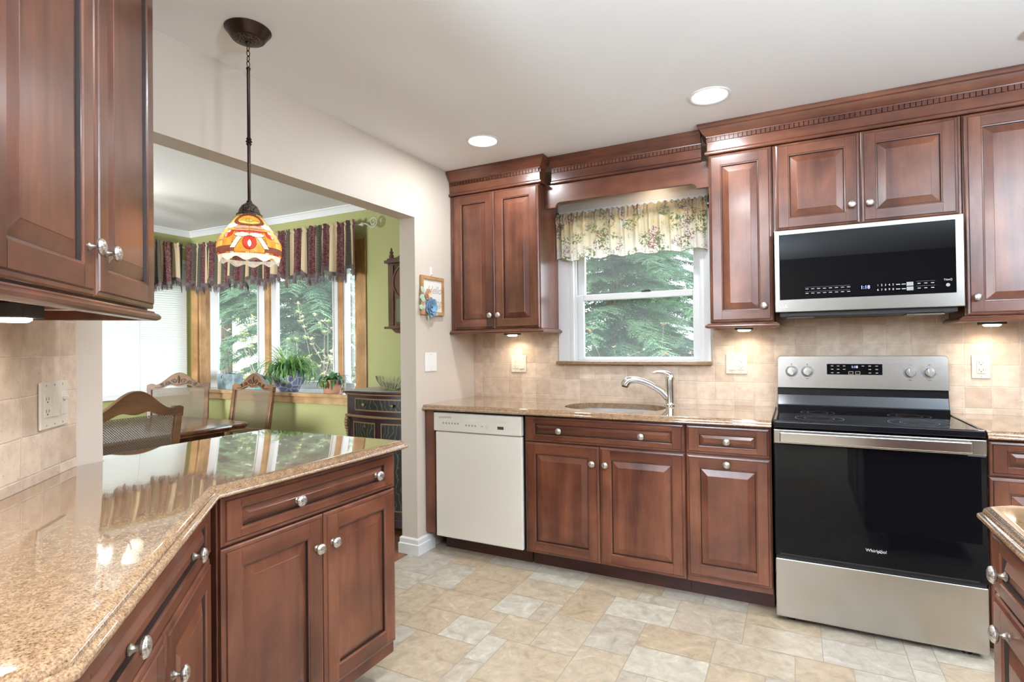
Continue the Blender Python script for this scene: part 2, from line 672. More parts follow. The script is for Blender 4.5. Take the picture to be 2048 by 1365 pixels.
# curtain fabrics
BURG = mat('burgundy_damask', (.10, .02, .03), .7, sheen=.2)
_t = NT(BURG)
_wv = _t.n('TexNoise')
_wv.inputs['Scale'].default_value = 34
_wv.inputs['Detail'].default_value = 2
_wv.inputs['Distortion'].default_value = 2.2
_t.l(_t.coord('Object'), _wv.inputs['Vector'])
_t.base(_t.ramp(_wv.outputs['Fac'], [(.5, (.085, .014, .024)), (.56, (.24, .13, .085)), (.63, (.10, .02, .03))]))
TANC = mat('tan_stripe_fabric', (.56, .44, .27), .75)
DARKC = mat('black_stripe_fabric', (.035, .035, .034), .75)
_t = NT(DARKC)
_wv = _t.n('TexWave', bands_direction='Z')
_wv.inputs['Scale'].default_value = 30
_wv.inputs['Distortion'].default_value = 3
_t.l(_t.coord('Object'), _wv.inputs['Vector'])
_t.base(_t.ramp(_wv.outputs['Fac'], [(.3, (.03, .03, .03)), (.75, (.14, .115, .075))]))
FRINGE = mat('grey_fringe', (.15, .11, .11), .9)

FLORAL = mat('floral_cotton', (.7, .62, .45), .9)
_t = NT(FLORAL)
_tc = _t.coord('Object')
_big = _t.noise(_tc, 7, 3, .6)
_sepz = _t.n('SeparateXYZ')
_t.l(_tc, _sepz.inputs[0])
_cloth = _t.ramp(_big, [(.35, (.74, .70, .60)), (.5, (.70, .55, .30)), (.66, (.52, .44, .30))])
_low = _t.n('MapRange')
_low.inputs[1].default_value = 1.83
_low.inputs[2].default_value = 2.02
_t.l(_sepz.outputs[2], _low.inputs[0])
_cloth = _t.mix(_low.outputs[0], (.78, .75, .68), _cloth)
_hd = _t.n('MapRange')
_hd.inputs[1].default_value = 2.06
_hd.inputs[2].default_value = 2.085
_t.l(_sepz.outputs[2], _hd.inputs[0])
_cloth = _t.mix(_t.math('MULTIPLY', _hd.outputs[0], .6), _cloth, (.36, .27, .19))


def _motif(scale, r0, nscale, thr, ca, cb, seed):
    global _cloth
    v = _t.coord('Object', (1, .2, 1), (seed, 0, seed * 1.7))
    vv = _t.n('TexVoronoi')
    vv.inputs['Scale'].default_value = scale
    _t.l(v, vv.inputs['Vector'])
    spot = _t.ramp(vv.outputs['Distance'], [(r0, (1, 1, 1)), (r0 + .07, (0, 0, 0))])
    n = _t.noise(v, nscale, 2, .55, 1.8)
    mm = _t.ramp(n, [(thr, (0, 0, 0)), (thr + .05, (1, 1, 1))])
    sp = _t.n('SeparateColor')
    _t.l(vv.outputs['Color'], sp.inputs[0])
    col = _t.mix(sp.outputs[0], ca, cb)
    _cloth = _t.mix(_t.math('MULTIPLY', mm, spot), _cloth, col)


_motif(11, .40, 42, .50, (.13, .17, .06), (.25, .27, .12), 1.3)
_motif(9, .30, 60, .52, (.30, .11, .13), (.14, .10, .17), 4.1)
_motif(14, .34, 95, .56, (.12, .09, .06), (.16, .17, .12), 7.7)
_t.base(_cloth)
_tr = _t.n('BsdfTranslucent')
_t.l(_cloth, _tr.inputs[0])
_ms = _t.n('MixShader')
_ms.inputs[0].default_value = .3
_t.l(_t.b.outputs[0], _ms.inputs[1])
_t.l(_tr.outputs[0], _ms.inputs[2])
_t.l(_ms.outputs[0], _t.t.nodes['Material Output'].inputs[0])


def stained(name, c):
    m = mat(name, c, .25)
    t = NT(m)
    col = t.ramp(t.noise(t.coord('Object'), 45, 2), [(.3, tuple(.75 * q for q in c)), (.7, tuple(min(1, 1.2 * q) for q in c))])
    t.base(col)
    tr = t.n('BsdfTranslucent')
    t.l(col, tr.inputs[0])
    ms = t.n('MixShader')
    ms.inputs[0].default_value = .72
    t.l(t.b.outputs[0], ms.inputs[1])
    t.l(tr.outputs[0], ms.inputs[2])
    t.l(ms.outputs[0], t.t.nodes['Material Output'].inputs[0])
    return m


G_AMB = stained('amber_glass', (.80, .36, .07))
G_YEL = stained('yellow_glass', (.80, .55, .16))
G_RED = stained('red_glass', (.65, .06, .035))
G_PNK = stained('pink_glass', (.85, .40, .30))
G_WHT = stained('opal_glass', (.90, .86, .78))
G_BRN = stained('brown_glass', (.22, .08, .06))
G_GRN = stained('olive_glass', (.45, .42, .12))
LEAD = mat('lead_came', (.03, .022, .018), .4, .7)

exec_order = []
# ------------------------------------------------------------------ the room
WX = -2.06          # kitchen face of the left wall
WXD = -2.177         # dining face of it
WY = 3.405          # back wall
DX = -5.35          # dining left wall
S_WALL = -1.10      # x + y of the angled tile wall


def struct(name, mb, label=None, **kw):
    o = mb.build(name, **kw)
    o['kind'] = 'structure'
    if label:
        o['label'] = label
    return o


def make_floor():
    rnd = random.Random(4)
    u = .1
    x0, y0, nx, ny = -2.12, -2.6, 46, 61
    used = [[False] * ny for _ in range(nx)]
    me = MB()
    tones = []
    g = .0016
    me.box(x0, x0 + nx * u, y0, y0 + ny * u, -.05, -.0012, GROUT)
    for _ in range(6):
        tones.append((0, 0, 0))
    sizes = [(3, 2), (2, 2), (2, 3), (3, 3), (2, 1), (1, 1), (1, 2)]
    for j in range(ny):
        for i in range(nx):
            if used[i][j]:
                continue
            pick = [(3, 2), (2, 3), (3, 2), (3, 3), (3, 2), (2, 2)] if rnd.random() < .8 else [(2, 1), (1, 1), (2, 2), (3, 2)]
            rnd.shuffle(pick)
            for a, b in pick + [(2, 2), (2, 1), (1, 2), (1, 1)]:
                if i + a > nx or j + b > ny:
                    continue
                if any(used[i + p][j + q] for p in range(a) for q in range(b)):
                    continue
                break
            for p in range(a):
                for q in range(b):
                    used[i + p][j + q] = True
            X0, X1, Y0, Y1 = x0 + i * u + g, x0 + (i + a) * u - g, y0 + j * u + g, y0 + (j + b) * u - g
            me.face([(X0, Y0, 0), (X1, Y0, 0), (X1, Y1, 0), (X0, Y1, 0)], FLOORM)
            tones.append((rnd.random(), rnd.random(), rnd.random()))
    o = struct('floor', me, 'stone look tile floor in mixed sizes', recalc=False)
    ca = o.data.color_attributes.new('tone', 'FLOAT_COLOR', 'CORNER')
    k = 0
    for p, t in zip(o.data.polygons, tones):
        for li in p.loop_indices:
            ca.data[li].color = (*t, 1)


make_floor()
m = MB()
m.box(DX - .1, -2.125, -1.0, WY + .02, -.06, -.002, OAKF)
struct('floor_dining', m, 'dark red wood floor of the dining room')

m = MB()
m.box(DX - .12, 2.3, -2.7, WY + .15, CEIL, CEIL + .1, CEILM)
struct('ceiling', m, 'white ceiling')

# back wall with the kitchen window hole
WIN = (-1.31, -.485, 1.15, 2.06)
m = MB()
m.box(WXD, WIN[0], WY, WY + .14, 0, CEIL, BEIGE)
m.box(WIN[1], 2.2, WY, WY + .14, 0, CEIL, BEIGE)
m.box(WIN[0], WIN[1], WY, WY + .14, 0, WIN[2], BEIGE)
m.box(WIN[0], WIN[1], WY, WY + .14, WIN[3], CEIL, BEIGE)
wall_back = struct('wall_back', m, 'beige wall behind the sink and range')
m = MB()
YT = WY - .009
m.box(-2.058, -1.40, YT, WY - .0005, .9093, 1.45, TILE_B)
m.box(-1.40, -.43, YT, WY - .0005, .9093, 1.138, TILE_B)
m.box(-.43, 1.6, YT, WY - .0005, .9093, 1.62, TILE_B)
tb = m.build('tile_backsplash', wall_back)
tag(tb, 'tumbled travertine tile backsplash')

# left wall: far pier, header over the opening, near pier
m = MB()


def wallbox(mb, x0, x1, y0, y1, z0, z1, front, back):
    """box whose -X face is 'back' and every other face 'front'"""
    v = [(x0, y0, z0), (x1, y0, z0), (x1, y1, z0), (x0, y1, z0), (x0, y0, z1), (x1, y0, z1), (x1, y1, z1), (x0, y1, z1)]
    mb.add(v, [(0, 3, 2, 1), (4, 5, 6, 7), (0, 1, 5, 4), (1, 2, 6, 5), (2, 3, 7, 6)], front)
    mb.add(v, [(3, 0, 4, 7)], back)


PIER = 2.713
HDR = 2.06
wallbox(m, WXD, WX, PIER, WY - .001, 0, CEIL, BEIGE, GREEN)
wallbox(m, WXD, WX, .975, PIER, HDR, CEIL, BEIGE, GREEN)
wallbox(m, WXD, -1.99, .88, .972, 0, CEIL, BEIGE, GREEN)
wallbox(m, WXD, -2.1, -2.6, .88, 0, CEIL, BEIGE, GREEN)
struct('wall_left', m, 'beige wall with the wide opening to the dining room', recalc=False)

# angled wall and the wall behind the camera on the left
m = MB()
a0, a1 = (-1.99, -1.10 + 1.99), (-1.40, .30)
n = (-S2 * .1, -S2 * .1)
m.extrude([a0, a1, (a1[0] + n[0], a1[1] + n[1]), (a0[0] + n[0], a0[1] + n[1])], 0, CEIL, BEIGE)
m.box(-1.50, -1.40, -2.6, .30, 0, CEIL, BEIGE)
wall_angled = struct('wall_angled', m, 'short angled wall behind the left counter')
m = MB()
L_ANG = math.hypot(a1[0] - a0[0], a1[1] - a0[1])
m.box(.0, L_ANG, -.009, -.0005, .9093, 1.42, TILE_B)
tb2 = m.build('tile_backsplash', wall_angled, (a1[0], a1[1], 0), PI * .75)
tag(tb2, 'tumbled travertine tile on the angled wall')

m = MB()
m.box(-2.2, 2.2, -2.7, -2.6, 0, CEIL, TAUPE)
struct('wall_front', m)
m = MB()
m.box(2.2, 2.3, -2.6, WY + .1, 0, CEIL, TAUPE)
struct('wall_right', m)

# dining room shell
BAY = (-5.23, -3.165, .80, 2.06)
m = MB()
m.box(DX - .1, BAY[0], WY, WY + .12, 0, CEIL, GREEN)
m.box(BAY[1], WXD, WY, WY + .12, 0, CEIL, GREEN)
m.box(BAY[0], BAY[1], WY, WY + .12, 0, BAY[2], GREEN)
m.box(BAY[0], BAY[1], WY, WY + .12, BAY[3], CEIL, GREEN)
struct('wall_dining_back', m, 'green dining room wall around the bay window')
BW = (1.45, 3.30, .86, 2.06)
m = MB()
m.box(DX - .12, DX, -1.0, BW[0], 0, CEIL, GREEN)
m.box(DX - .12, DX, BW[1], WY + .12, 0, CEIL, GREEN)
m.box(DX - .12, DX, BW[0], BW[1], 0, BW[2], GREEN)
m.box(DX - .12, DX, BW[0], BW[1], BW[3], CEIL, GREEN)
struct('wall_dining_left', m, 'green dining room wall around the blind covered window')
m = MB()
m.box(DX - .1, WXD, -1.1, -1.0, 0, CEIL, GREEN)
struct('wall_dining_front', m)


def sweep(mb, path, prof, mt, cap=True):
    """sweep profile [(out, z)] along plan polyline; 'out' is to the right of the walking direction"""
    P = [Vector((p[0], p[1])) for p in path]
    loops = []
    for i, p in enumerate(P):
        def nrm(a, b):
            d = (b - a).normalized()
            return Vector((d.y, -d.x))
        if i == 0:
            o = nrm(P[0], P[1])
        elif i == len(P) - 1:
            o = nrm(P[-2], P[-1])
        else:
            n1, n2 = nrm(P[i - 1], p), nrm(p, P[i + 1])
            o = (n1 + n2)
            o = o / o.dot(n1)
        loops.append([(p.x + o.x * q, p.y + o.y * q, z) for q, z in prof])
    mb.rings(loops, mt, cap, cap)


CRN = [(0, CEIL - .055), (.006, CEIL - .055), (.009, CEIL - .046), (.022, CEIL - .024), (.032, CEIL - .011), (.040, CEIL - .009), (.040, CEIL), (0, CEIL)]
m = MB()
sweep(m, [(DX, -.9), (DX, WY), (WXD, WY)], CRN, WHITE)
struct('trim_1', m, 'white crown trim round the dining room ceiling', smooth=35)

BBP = [(0, 0), (.018, 0), (.018, .062), (.012, .066), (.012, .092), (.006, .10), (0, .10)]
m = MB()
sweep(m, [(WXD, WY - .5), (WXD, PIER), (WX, PIER), (WX, 2.872)][::-1][::-1], [(-q if False else q, z) for q, z in BBP], WHITE)
struct('baseboard_left', m, 'white baseboard round the foot of the wall end', smooth=30)


# kitchen window
def make_window():
    w = bpy.data.objects.new('window_1', None)
    COL.objects.link(w)
    tag(w, 'white double hung window above the sink', kind='structure')
    x0, x1, z0, z1 = WIN
    YC = WY - .02
    m = MB()
    pr = [(0, -.006), (.018, -.006), (.018, -.012), (.030, -.014), (.050, -.018), (.075, -.020), (.085, -.020), (.085, -.0005), (0, -.0005)]
    for s, xe in ((-1, x0), (1, x1)):
        w_c = .085 if s < 0 else .045
        k = w_c / .085
        m.extrude([(xe + s * q * k, WY + d) for q, d in pr], z0 + .012, z1 + .085, VINYL)
    m.box(x0 - .085, x1 + .045, YC, WY, z1 + .0, z1 + .085, VINYL)
    m.build('window_casing', w, smooth=30)
    m = MB()
    m.box(x0, x0 + .012, WY - .002, WY + .13, z0, z1, VINYL)
    m.box(x1 - .012, x1, WY - .002, WY + .13, z0, z1, VINYL)
    m.box(x0, x1, WY, WY + .13, z1 - .012, z1, VINYL)
    m.box(x0, x1, WY + .02, WY + .15, z0, z0 + .016, VINYL)
    m.box(x0, x0 + .022, WY + .035, WY + .045, z0, z1, VINYL)
    m.box(x0, x1, WY + .135, WY + .21, z0 - .05, z0 + .030, VINYL)
    m.build('window_frame', w)

    def sash(y, za, zb, bot, top, name):
        m = MB()
        a, b = x0 + .014, x1 - .014
        st = .05
        m.box(a, a + st, y, y + .03, za, zb, VINYL)
        m.box(b - st, b, y, y + .03, za, zb, VINYL)
        m.box(a + st, b - st, y, y + .03, za, za + bot, VINYL)
        m.box(a + st, b - st, y, y + .03, zb - top, zb, VINYL)
        o = m.build(name, w, bevel=.004)
        m = MB()
        m.face([(a + st, y + .018, za + bot), (b - st, y + .018, za + bot), (b - st, y + .018, zb - top), (a + st, y + .018, zb - top)], PANE)
        m.build('pane', o, recalc=False)
        return o
    lo = sash(WY + .05, z0 + .016, 1.598, .022, .040, 'lower_sash')
    up = sash(WY + .085, 1.56, z1 - .012, .04, .045, 'upper_sash')
    m = MB()
    m.box(-.86, -.80, WY + .046, WY + .062, 1.598, 1.606, DKGREY)
    m.box(-.84, -.805, WY + .040, WY + .05, 1.604, 1.610, DKGREY)
    m.build('sash_lock', w, bevel=.002)
    m = MB()
    m.box(-1.41, -.432, WY - .042, WY + .03, 1.140, 1.1615, GRAN)
    m.build('window_sill', w, bevel=.004)


make_window()


# bay window
def make_bay():
    w = bpy.data.objects.new('window_2', None)
    COL.objects.link(w)
    tag(w, 'three sided wood bay window of the dining room', kind='structure')
    x0, x1, zb, zt = BAY
    d, a, b = .08, .54, .30
    deck = .880
    P = [(x0, WY), (x0, WY + d), (x0 + a, WY + d + b), (x1 - a, WY + d + b), (x1, WY + d), (x1, WY)]
    m = MB()
    for xa, xb in ((x0 - .09, x0), (x1, x1 + .10)):
        m.box(xa, xb, WY - .02, WY, zb - .0, zt + .09, OAK)
    m.box(x0, x1, WY - .02, WY, zt, zt + .09, OAKX)
    m.build('window_casing', w, bevel=.004)
    m = MB()
    m.extrude([(p[0], p[1]) for p in [(x0, WY - .025), (x0, WY + d), (x0 + a, WY + d + b), (x1 - a, WY + d + b), (x1, WY + d), (x1, WY - .025)]], deck - .03, deck, STONE)
    m.build('window_deck', w)
    m = MB()
    m.box(x0 - .09, x1 + .10, WY - .05, WY - .001, deck - .028, deck + .004, OAKX)
    m.box(x0 - .07, x1 + .08, WY - .028, WY - .001, deck - .087, deck - .028, OAKX)
    m.build('window_sill', w, bevel=.005)
    m = MB()
    m.extrude([(p[0], p[1]) for p in P], zt, zt + .05, OAKX)
    m.extrude([(p[0], p[1] + (.125 if i in (0, 5) else .05)) for i, p in enumerate(P)], deck - .35, deck - .031, VINYL)
    m.box(x0 - .005, x0 + .03, WY, WY + d, deck, zt, OAK)
    m.box(x1 - .03, x1 + .005, WY, WY + d, deck, zt, OAK)
    m.build('bay_shell', w)
    m = MB()
    for i in (1, 2, 3, 4):
        px, py = P[i]
        m.box(px - .032, px + .032, py - .03, py + .04, deck, zt, OAK)
    m.build('mullion', w, bevel=.004)
    for i in (1, 2, 3):
        p, q = Vector(P[i]), Vector(P[i + 1])
        L = (q - p).length
        t = (q - p).normalized()
        ang = math.atan2(t.y, t.x)
        m = MB()
        f = .075
        a_, b_ = .028, L - .028
        m.box(a_, a_ + f, 0, .045, deck, zt, VINYL)
        m.box(b_ - f, b_, 0, .045, deck, zt, VINYL)
        m.box(a_ + f, b_ - f, 0, .045, deck, deck + .07, VINYL)
        m.box(a_ + f, b_ - f, 0, .045, zt - .07, zt, VINYL)
        g = .03
        m.box(a_ + f, a_ + f + .012, -.012, .03, deck + .07, zt - .07, VINYL)
        m.box(b_ - f - .012, b_ - f, -.012, .03, deck + .07, zt - .07, VINYL)
        s = m.build('window_sash', w, (p.x, p.y, 0), ang, bevel=.004)
        m = MB()
        m.face([(a_ + f, .02, deck + .07), (b_ - f, .02, deck + .07), (b_ - f, .02, zt - .07), (a_ + f, .02, zt - .07)], PANE)
        m.build('pane', s, recalc=False)


make_bay()


# window behind the blind
def make_blind_window():
    w = bpy.data.objects.new('window_3', None)
    COL.objects.link(w)
    tag(w, 'dining room window closed off by a white blind', kind='structure')
    y0, y1, z0, z1 = BW
    m = MB()
    m.box(DX - .08, DX - .03, y0, y0 + .06, z0, z1, VINYL)
    m.box(DX - .08, DX - .03, y1 - .06, y1, z0, z1, VINYL)
    m.box(DX - .08, DX - .03, y0, y1, z0, z0 + .06, VINYL)
    m.box(DX - .08, DX - .03, y0, y1, z1 - .06, z1, VINYL)
    m.box(DX - .08, DX - .03, (y0 + y1) / 2 - .04, (y0 + y1) / 2 + .04, z0, z1, VINYL)
    f = m.build('window_frame', w)
    m = MB()
    m.face([(DX - .05, y0, z0), (DX - .05, y1, z0), (DX - .05, y1, z1), (DX - .05, y0, z1)], PANE)
    m.build('pane', f, recalc=False)
    m = MB()
    m.box(DX, DX + .06, y0 - .05, y1 + .05, z0 - .03, z0, WHITE)
    m.build('window_sill', w, bevel=.004)
    t = thing('window_blind', 'closed white slatted blind over the left dining room window', 'blind', (DX + .03, y0, z0 + .005))
    m = MB()
    L = y1 - y0 + .04
    n = 58
    hh = (z1 + .04 - z0)
    for i in range(n):
        z = .02 + i * hh / n
        m.add([(-.007, 0, z + .011), (.004, 0, z - .011), (.004, L, z - .011), (-.007, L, z + .011),
               (-.006, 0, z + .012), (.005, 0, z - .010), (.005, L, z - .010), (-.006, L, z + .012)],
              [(0, 1, 2, 3), (7, 6, 5, 4), (0, 4, 5, 1), (1, 5, 6, 2), (2, 6, 7, 3), (3, 7, 4, 0)], BLIND)
    m.build('slats', t, recalc=False)
    m = MB()
    m.box(-.012, .012, 0, L, -.005, .01, BLIND)
    m.build('bottom_rail', t, bevel=.002)
    m = MB()
    m.box(-.02, .02, 0, L, hh, hh + .035, BLIND)
    m.build('head_rail', t)
    for yy in (.35, 1.0, 1.45):
        m = MB()
        m.tube([(.009, yy, .0), (.009, yy, hh)], .0012, GREYM, 5)
        m.build('ladder_cord', t)


_t = NT(BLIND)
_tr = _t.n('BsdfTranslucent')
_tr.inputs[0].default_value = (.85, .88, .86, 1)
_ms = _t.n('MixShader')
_ms.inputs[0].default_value = .24
_t.l(_t.b.outputs[0], _ms.inputs[1])
_t.l(_tr.outputs[0], _ms.inputs[2])
_t.l(_ms.outputs[0], _t.t.nodes['Material Output'].inputs[0])
make_blind_window()


# ------------------------------------------------------------------ cabinets
def knob(parent, x, z, y=-.02, rot=0):
    m = MB()
    m.lathe([(.0095, 0), (.0095, -.002), (.006, -.005), (.0048, -.010), (.0048, -.016)], PEWTER_D, 16, axis='y', cap0=False)
    m.lathe([(.0048, -.015), (.012, -.0165), (.0165, -.0195), (.0172, -.0225), (.0150, -.0265), (.0090, -.0292), (.003, -.0300)], PEWTER, 24, axis='y')
    return m.build('knob', parent, (x, y, z), smooth=40)


def rect_ring(mb, r0, r1, mt):
    """ring of four mitred quads between two rectangles (x0,x1,z0,z1,y)"""
    def cs(r):
        x0, x1, z0, z1, y = r
        return [(x0, y, z0), (x1, y, z0), (x1, y, z1), (x0, y, z1)]
    a, b = cs(r0), cs(r1)
    for i in range(4):
        j = (i + 1) % 4
        mb.face([a[i], a[j], b[j], b[i]], mt)


def front_mesh(w, h, st=.058, rl=.058, bv=.030, drawer=False):
    """raised panel door or drawer front, x 0..w, z 0..h, back at y=0, face at y=-.02"""
    mb = MB()
    pv = WH if drawer else WV

    def R(i, y):
        return (i, w - i, i, h - i, y)
    mb.face([(0, 0, 0), (0, 0, h), (w, 0, h), (w, 0, 0)], WV)
    rect_ring(mb, R(0, 0), R(0, -.012), WV)
    rect_ring(mb, R(0, -.012), R(.004, -.0150), WV)
    rect_ring(mb, R(.004, -.0150), R(.011, -.0168), WV)
    rect_ring(mb, R(.011, -.0168), R(.0125, -.0168), GLAZE)
    rect_ring(mb, R(.0125, -.0168), R(.0145, -.020), WV)
    e = .0145
    y = -.020
    for xa, xb in ((e, st), (w - st, w - e)):
        mb.face([(xa, y, e), (xb, y, e), (xb, y, h - e), (xa, y, h - e)], WV)
    j = .0013
    for za, zb in ((e, rl), (h - rl, h - e)):
        mb.face([(st + j, y, za), (w - st - j, y, za), (w - st - j, y, zb), (st + j, y, zb)], WH)
        for xa in (st, w - st - j):
            mb.face([(xa, y + .0006, za), (xa + j, y + .0006, za), (xa + j, y + .0006, zb), (xa, y + .0006, zb)], GLAZE)

    def Q(i, y):
        return (st + i, w - st - i, rl + i, h - rl - i, y)
    rect_ring(mb, Q(0, -.020), Q(.0025, -.0172), WV)
    rect_ring(mb, Q(.0025, -.0172), Q(.0065, -.0165), WV)
    rect_ring(mb, Q(.0065, -.0165), Q(.0085, -.0095), GLAZE)
    rect_ring(mb, Q(.0085, -.0095), Q(.0105, -.0092), GLAZE)
    rect_ring(mb, Q(.0105, -.0092), Q(.0105 + bv, -.0176), pv)
    rect_ring(mb, Q(.0105 + bv, -.0176), Q(.0115 + bv, -.0184), pv)
    q = Q(.0115 + bv, -.0184)
    mb.face([(q[0], q[4], q[2]), (q[1], q[4], q[2]), (q[1], q[4], q[3]), (q[0], q[4], q[3])], pv)
    return mb


def door(parent, x0, x1, z0, z1, knobs=(), name='door', **kw):
    w, h = x1 - x0, z1 - z0
    o = front_mesh(w, h, drawer=(name == 'drawer'), **kw).build(name, parent, (x0, -.0005, z0))
    for kx, kz in knobs:
        knob(o, kx - x0, kz - z0)
    return o


DRW = dict(st=.056, rl=.034, bv=.015)
BF = 2.815           # carcass front of the sink run (door faces 2 cm nearer)
G = .0015


def base_cab(label, x, y, rot, w, d=.585, z1=.874, kick_in=.098, kick_l=0, kick_r=0, body=None, hollow=False):
    t = thing('base_cabinet', label, 'cabinet', (x, y, 0), rot)
    m = MB()
    if body:
        m.extrude(body, .10, z1, CARC)
    elif hollow:
        m.box(0, w, 0, .012, .10, z1, CARC)
        m.box(0, .018, .0121, d, .10, z1, CARC)
        m.box(w - .018, w, .0121, d, .10, z1, CARC)
        m.box(.0181, w - .0181, .0121, d, .10, .118, CARC)
        m.box(.0181, w - .0181, d - .012, d, .1181, z1, CARC)
    else:
        m.box(0, w, 0, d, .10, z1, CARC)
    m.build('cabinet_body', t, bevel=.0015)
    m = MB()
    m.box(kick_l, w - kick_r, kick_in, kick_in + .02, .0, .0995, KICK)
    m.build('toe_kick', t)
    return t


# sink base
c = base_cab('cherry base cabinet with two doors under the sink', -1.372, BF, 0, .88, hollow=True)
door(c, .006, .877, .730, .868, [(.217, .797), (.667, .797)], 'drawer', **DRW)
door(c, .006, .4385, .108, .724, [(.405, .635)])
door(c, .4415, .877, .108, .724, [(.477, .635)])
# drawer base beside the range
c = base_cab('narrow cherry base cabinet between the sink doors and the range', -.4905, BF, 0, .384)
door(c, .004, .380, .730, .868, [(.192, .799)], 'drawer', **DRW)
door(c, .004, .380, .130, .724, [(.192, .690)])
# filler beside the dishwasher
t = thing('filler_panel', 'narrow cherry filler strip left of the dishwasher', 'panel', (-2.056, BF - .02, 0))
m = MB()
m.box(0, .069, 0, .3, .12, .874, WV)
m.build('panel_board', t, bevel=.002)

# right of the range
c = base_cab('cherry base cabinet right of the range', .668, BF, 0, .50)
door(c, .004, .496, .730, .868, [(.25, .799)], 'drawer', **DRW)
door(c, .004, .496, .108, .724, [(.25, .66)])

# peninsula
PF = -1.386
c = base_cab('cherry peninsula cabinet with two doors and a two knob drawer', PF, .9465, PI / 2, .722, d=.60, kick_in=.145, kick_r=.04, kick_l=.0)
door(c, .004, .718, .734, .868, [(.252, .800), (.608, .800)], 'drawer', **DRW)
door(c, .004, .3595, .150, .728, [(.327, .628)])
door(c, .3625, .718, .150, .728, [(.395, .628)])

# angled corner base
SF = -.468
c = base_cab('angled cherry corner cabinet under the left counter', -.80, SF + .80, PI * .75, .80, d=.42, body=[(0, 0), (.80, 0), (.62, .42), (.10, .42)])
door(c, .004, .796, .734, .868, [(.20, .800), (.60, .800)], 'drawer', **DRW)
door(c, .004, .3985, .115, .728, [(.366, .628)])
door(c, .4015, .796, .115, .728, [(.434, .628)])

# right hand run beside the camera
RX = .382
c = base_cab('cherry base cabinet at the right edge beside the camera', RX, 1.512, -PI / 2, .46, d=.55)
door(c, .004, .456, .735, .868, [(.105, .800), (.355, .800)], 'drawer', **DRW)
door(c, .004, .456, .108, .729, [(.108, .684)])
c = base_cab('second cherry base cabinet of the right run, seen mirrored in the oven glass', RX, 1.049, -PI / 2, .75, d=.55)
door(c, .004, .746, .735, .868, [(.2, .800), (.55, .800)], 'drawer', **DRW)
door(c, .004, .3735, .108, .729, [(.34, .66)])
door(c, .3765, .746, .108, .729, [(.41, .66)])


# ------------------------------------------------------------------ worktops
def offset_poly(poly, dists):
    """inset a CCW polygon, one distance per edge (edge i from point i to i+1)"""
    n = len(poly)
    out = []
    for i in range(n):
        p0, p1, p2 = Vector(poly[i - 1]), Vector(poly[i]), Vector(poly[(i + 1) % n])
        d1, d2 = (p1 - p0).normalized(), (p2 - p1).normalized()
        n1, n2 = Vector((-d1.y, d1.x)), Vector((-d2.y, d2.x))
        a, b = dists[i - 1], dists[i]
        cr = d1.x * d2.y - d1.y * d2.x
        if abs(cr) < 1e-6:
            out.append(p1 + n1 * a)
            continue
        q1, q2 = p1 + n1 * a, p1 + n2 * b
        s = ((q2 - q1).x * d2.y - (q2 - q1).y * d2.x) / cr
        out.append(q1 + d1 * s)
    return out


EDGE = [(.012, .877), (.004, .8775), (.0, .881), (-.0, .887), (.003, .891), (.007, .8925), (.009, .894), (.0095, .8975), (.012, .9025), (.017, .9065), (.023, .9085), (.030, .909)]


def counter(name, label, poly, expo, hole=None):
    m = MB()
    loops = []
    for ins, z in EDGE:
        q = offset_poly(poly, [ins if e else 0 for e in expo])
        loops.append([(p.x, p.y, z) for p in q])
    if hole is None:
        m.rings(loops, GRAN)
    else:
        m.rings(loops, GRAN, False, False)
        # top and bottom plates with an oval cut
        for loop, zz in ((loops[-1], .909), (loops[0], .877)):
            b = bmesh.new()
            vo = [b.verts.new(p) for p in loop]
            eo = [b.edges.new((vo[i], vo[(i + 1) % len(vo)])) for i in range(len(vo))]
            vi = [b.verts.new((p[0], p[1], zz)) for p in hole]
            ei = [b.edges.new((vi[i], vi[(i + 1) % len(vi)])) for i in range(len(vi))]
            bmesh.ops.triangle_fill(b, edges=eo + ei, use_beauty=True)
            b.verts.index_update()
            m.add([v.co[:] for v in b.verts], [[v.index for v in f.verts] for f in b.faces], GRAN)
            b.free()
        m.rings([[(p[0], p[1], .877) for p in hole], [(p[0], p[1], .905) for p in hole], [(p[0] + .0, p[1], .909) for p in hole]], GRAN, False, False)
    o = m.build(name, smooth=38)
    tag(o, label, 'countertop')
    return o


CF = 2.766
SINK_C = (-.93, 3.075)


def oval(a, b, n=48, e=2.5):
    out = []
    for i in range(n):
        t = 2 * PI * i / n
        cx, sy = math.cos(t), math.sin(t)
        out.append((SINK_C[0] + a * math.copysign(abs(cx) ** (2 / e), cx), SINK_C[1] + b * math.copysign(abs(sy) ** (2 / e), sy)))
    return out


counter('countertop', 'brown granite countertop around the sink under the window', [(-2.085 + .027, CF), (-.104, CF), (-.104, YT - .001), (-2.058, YT - .001)], [1, 0, 0, 0], oval(.285, .20))
counter('countertop', 'brown granite countertop right of the range', [(.665, CF), (1.18, CF), (1.18, YT - .001), (.665, YT - .001)], [1, 0, 0, 0])
counter('countertop', 'large brown granite countertop on the left with angled corner and peninsula',
        [(-1.388, -.5), (-.752, -.5), (-.752, .342), (-1.327, .917), (-1.327, 1.695), (-2.12, 1.695), (-2.12, .976), (-1.986, .976), (-1.986, .902), (-1.388, .304)],
        [0, 1, 1, 1, 1, 1, 0, 0, 0, 0])
counter('countertop', 'brown granite countertop at the right edge beside the camera', [(.95, -.4), (.95, 1.575), (.40, 1.575), (.345, 1.53), (.345, -.4)], [0, 1, 1, 1, 0])

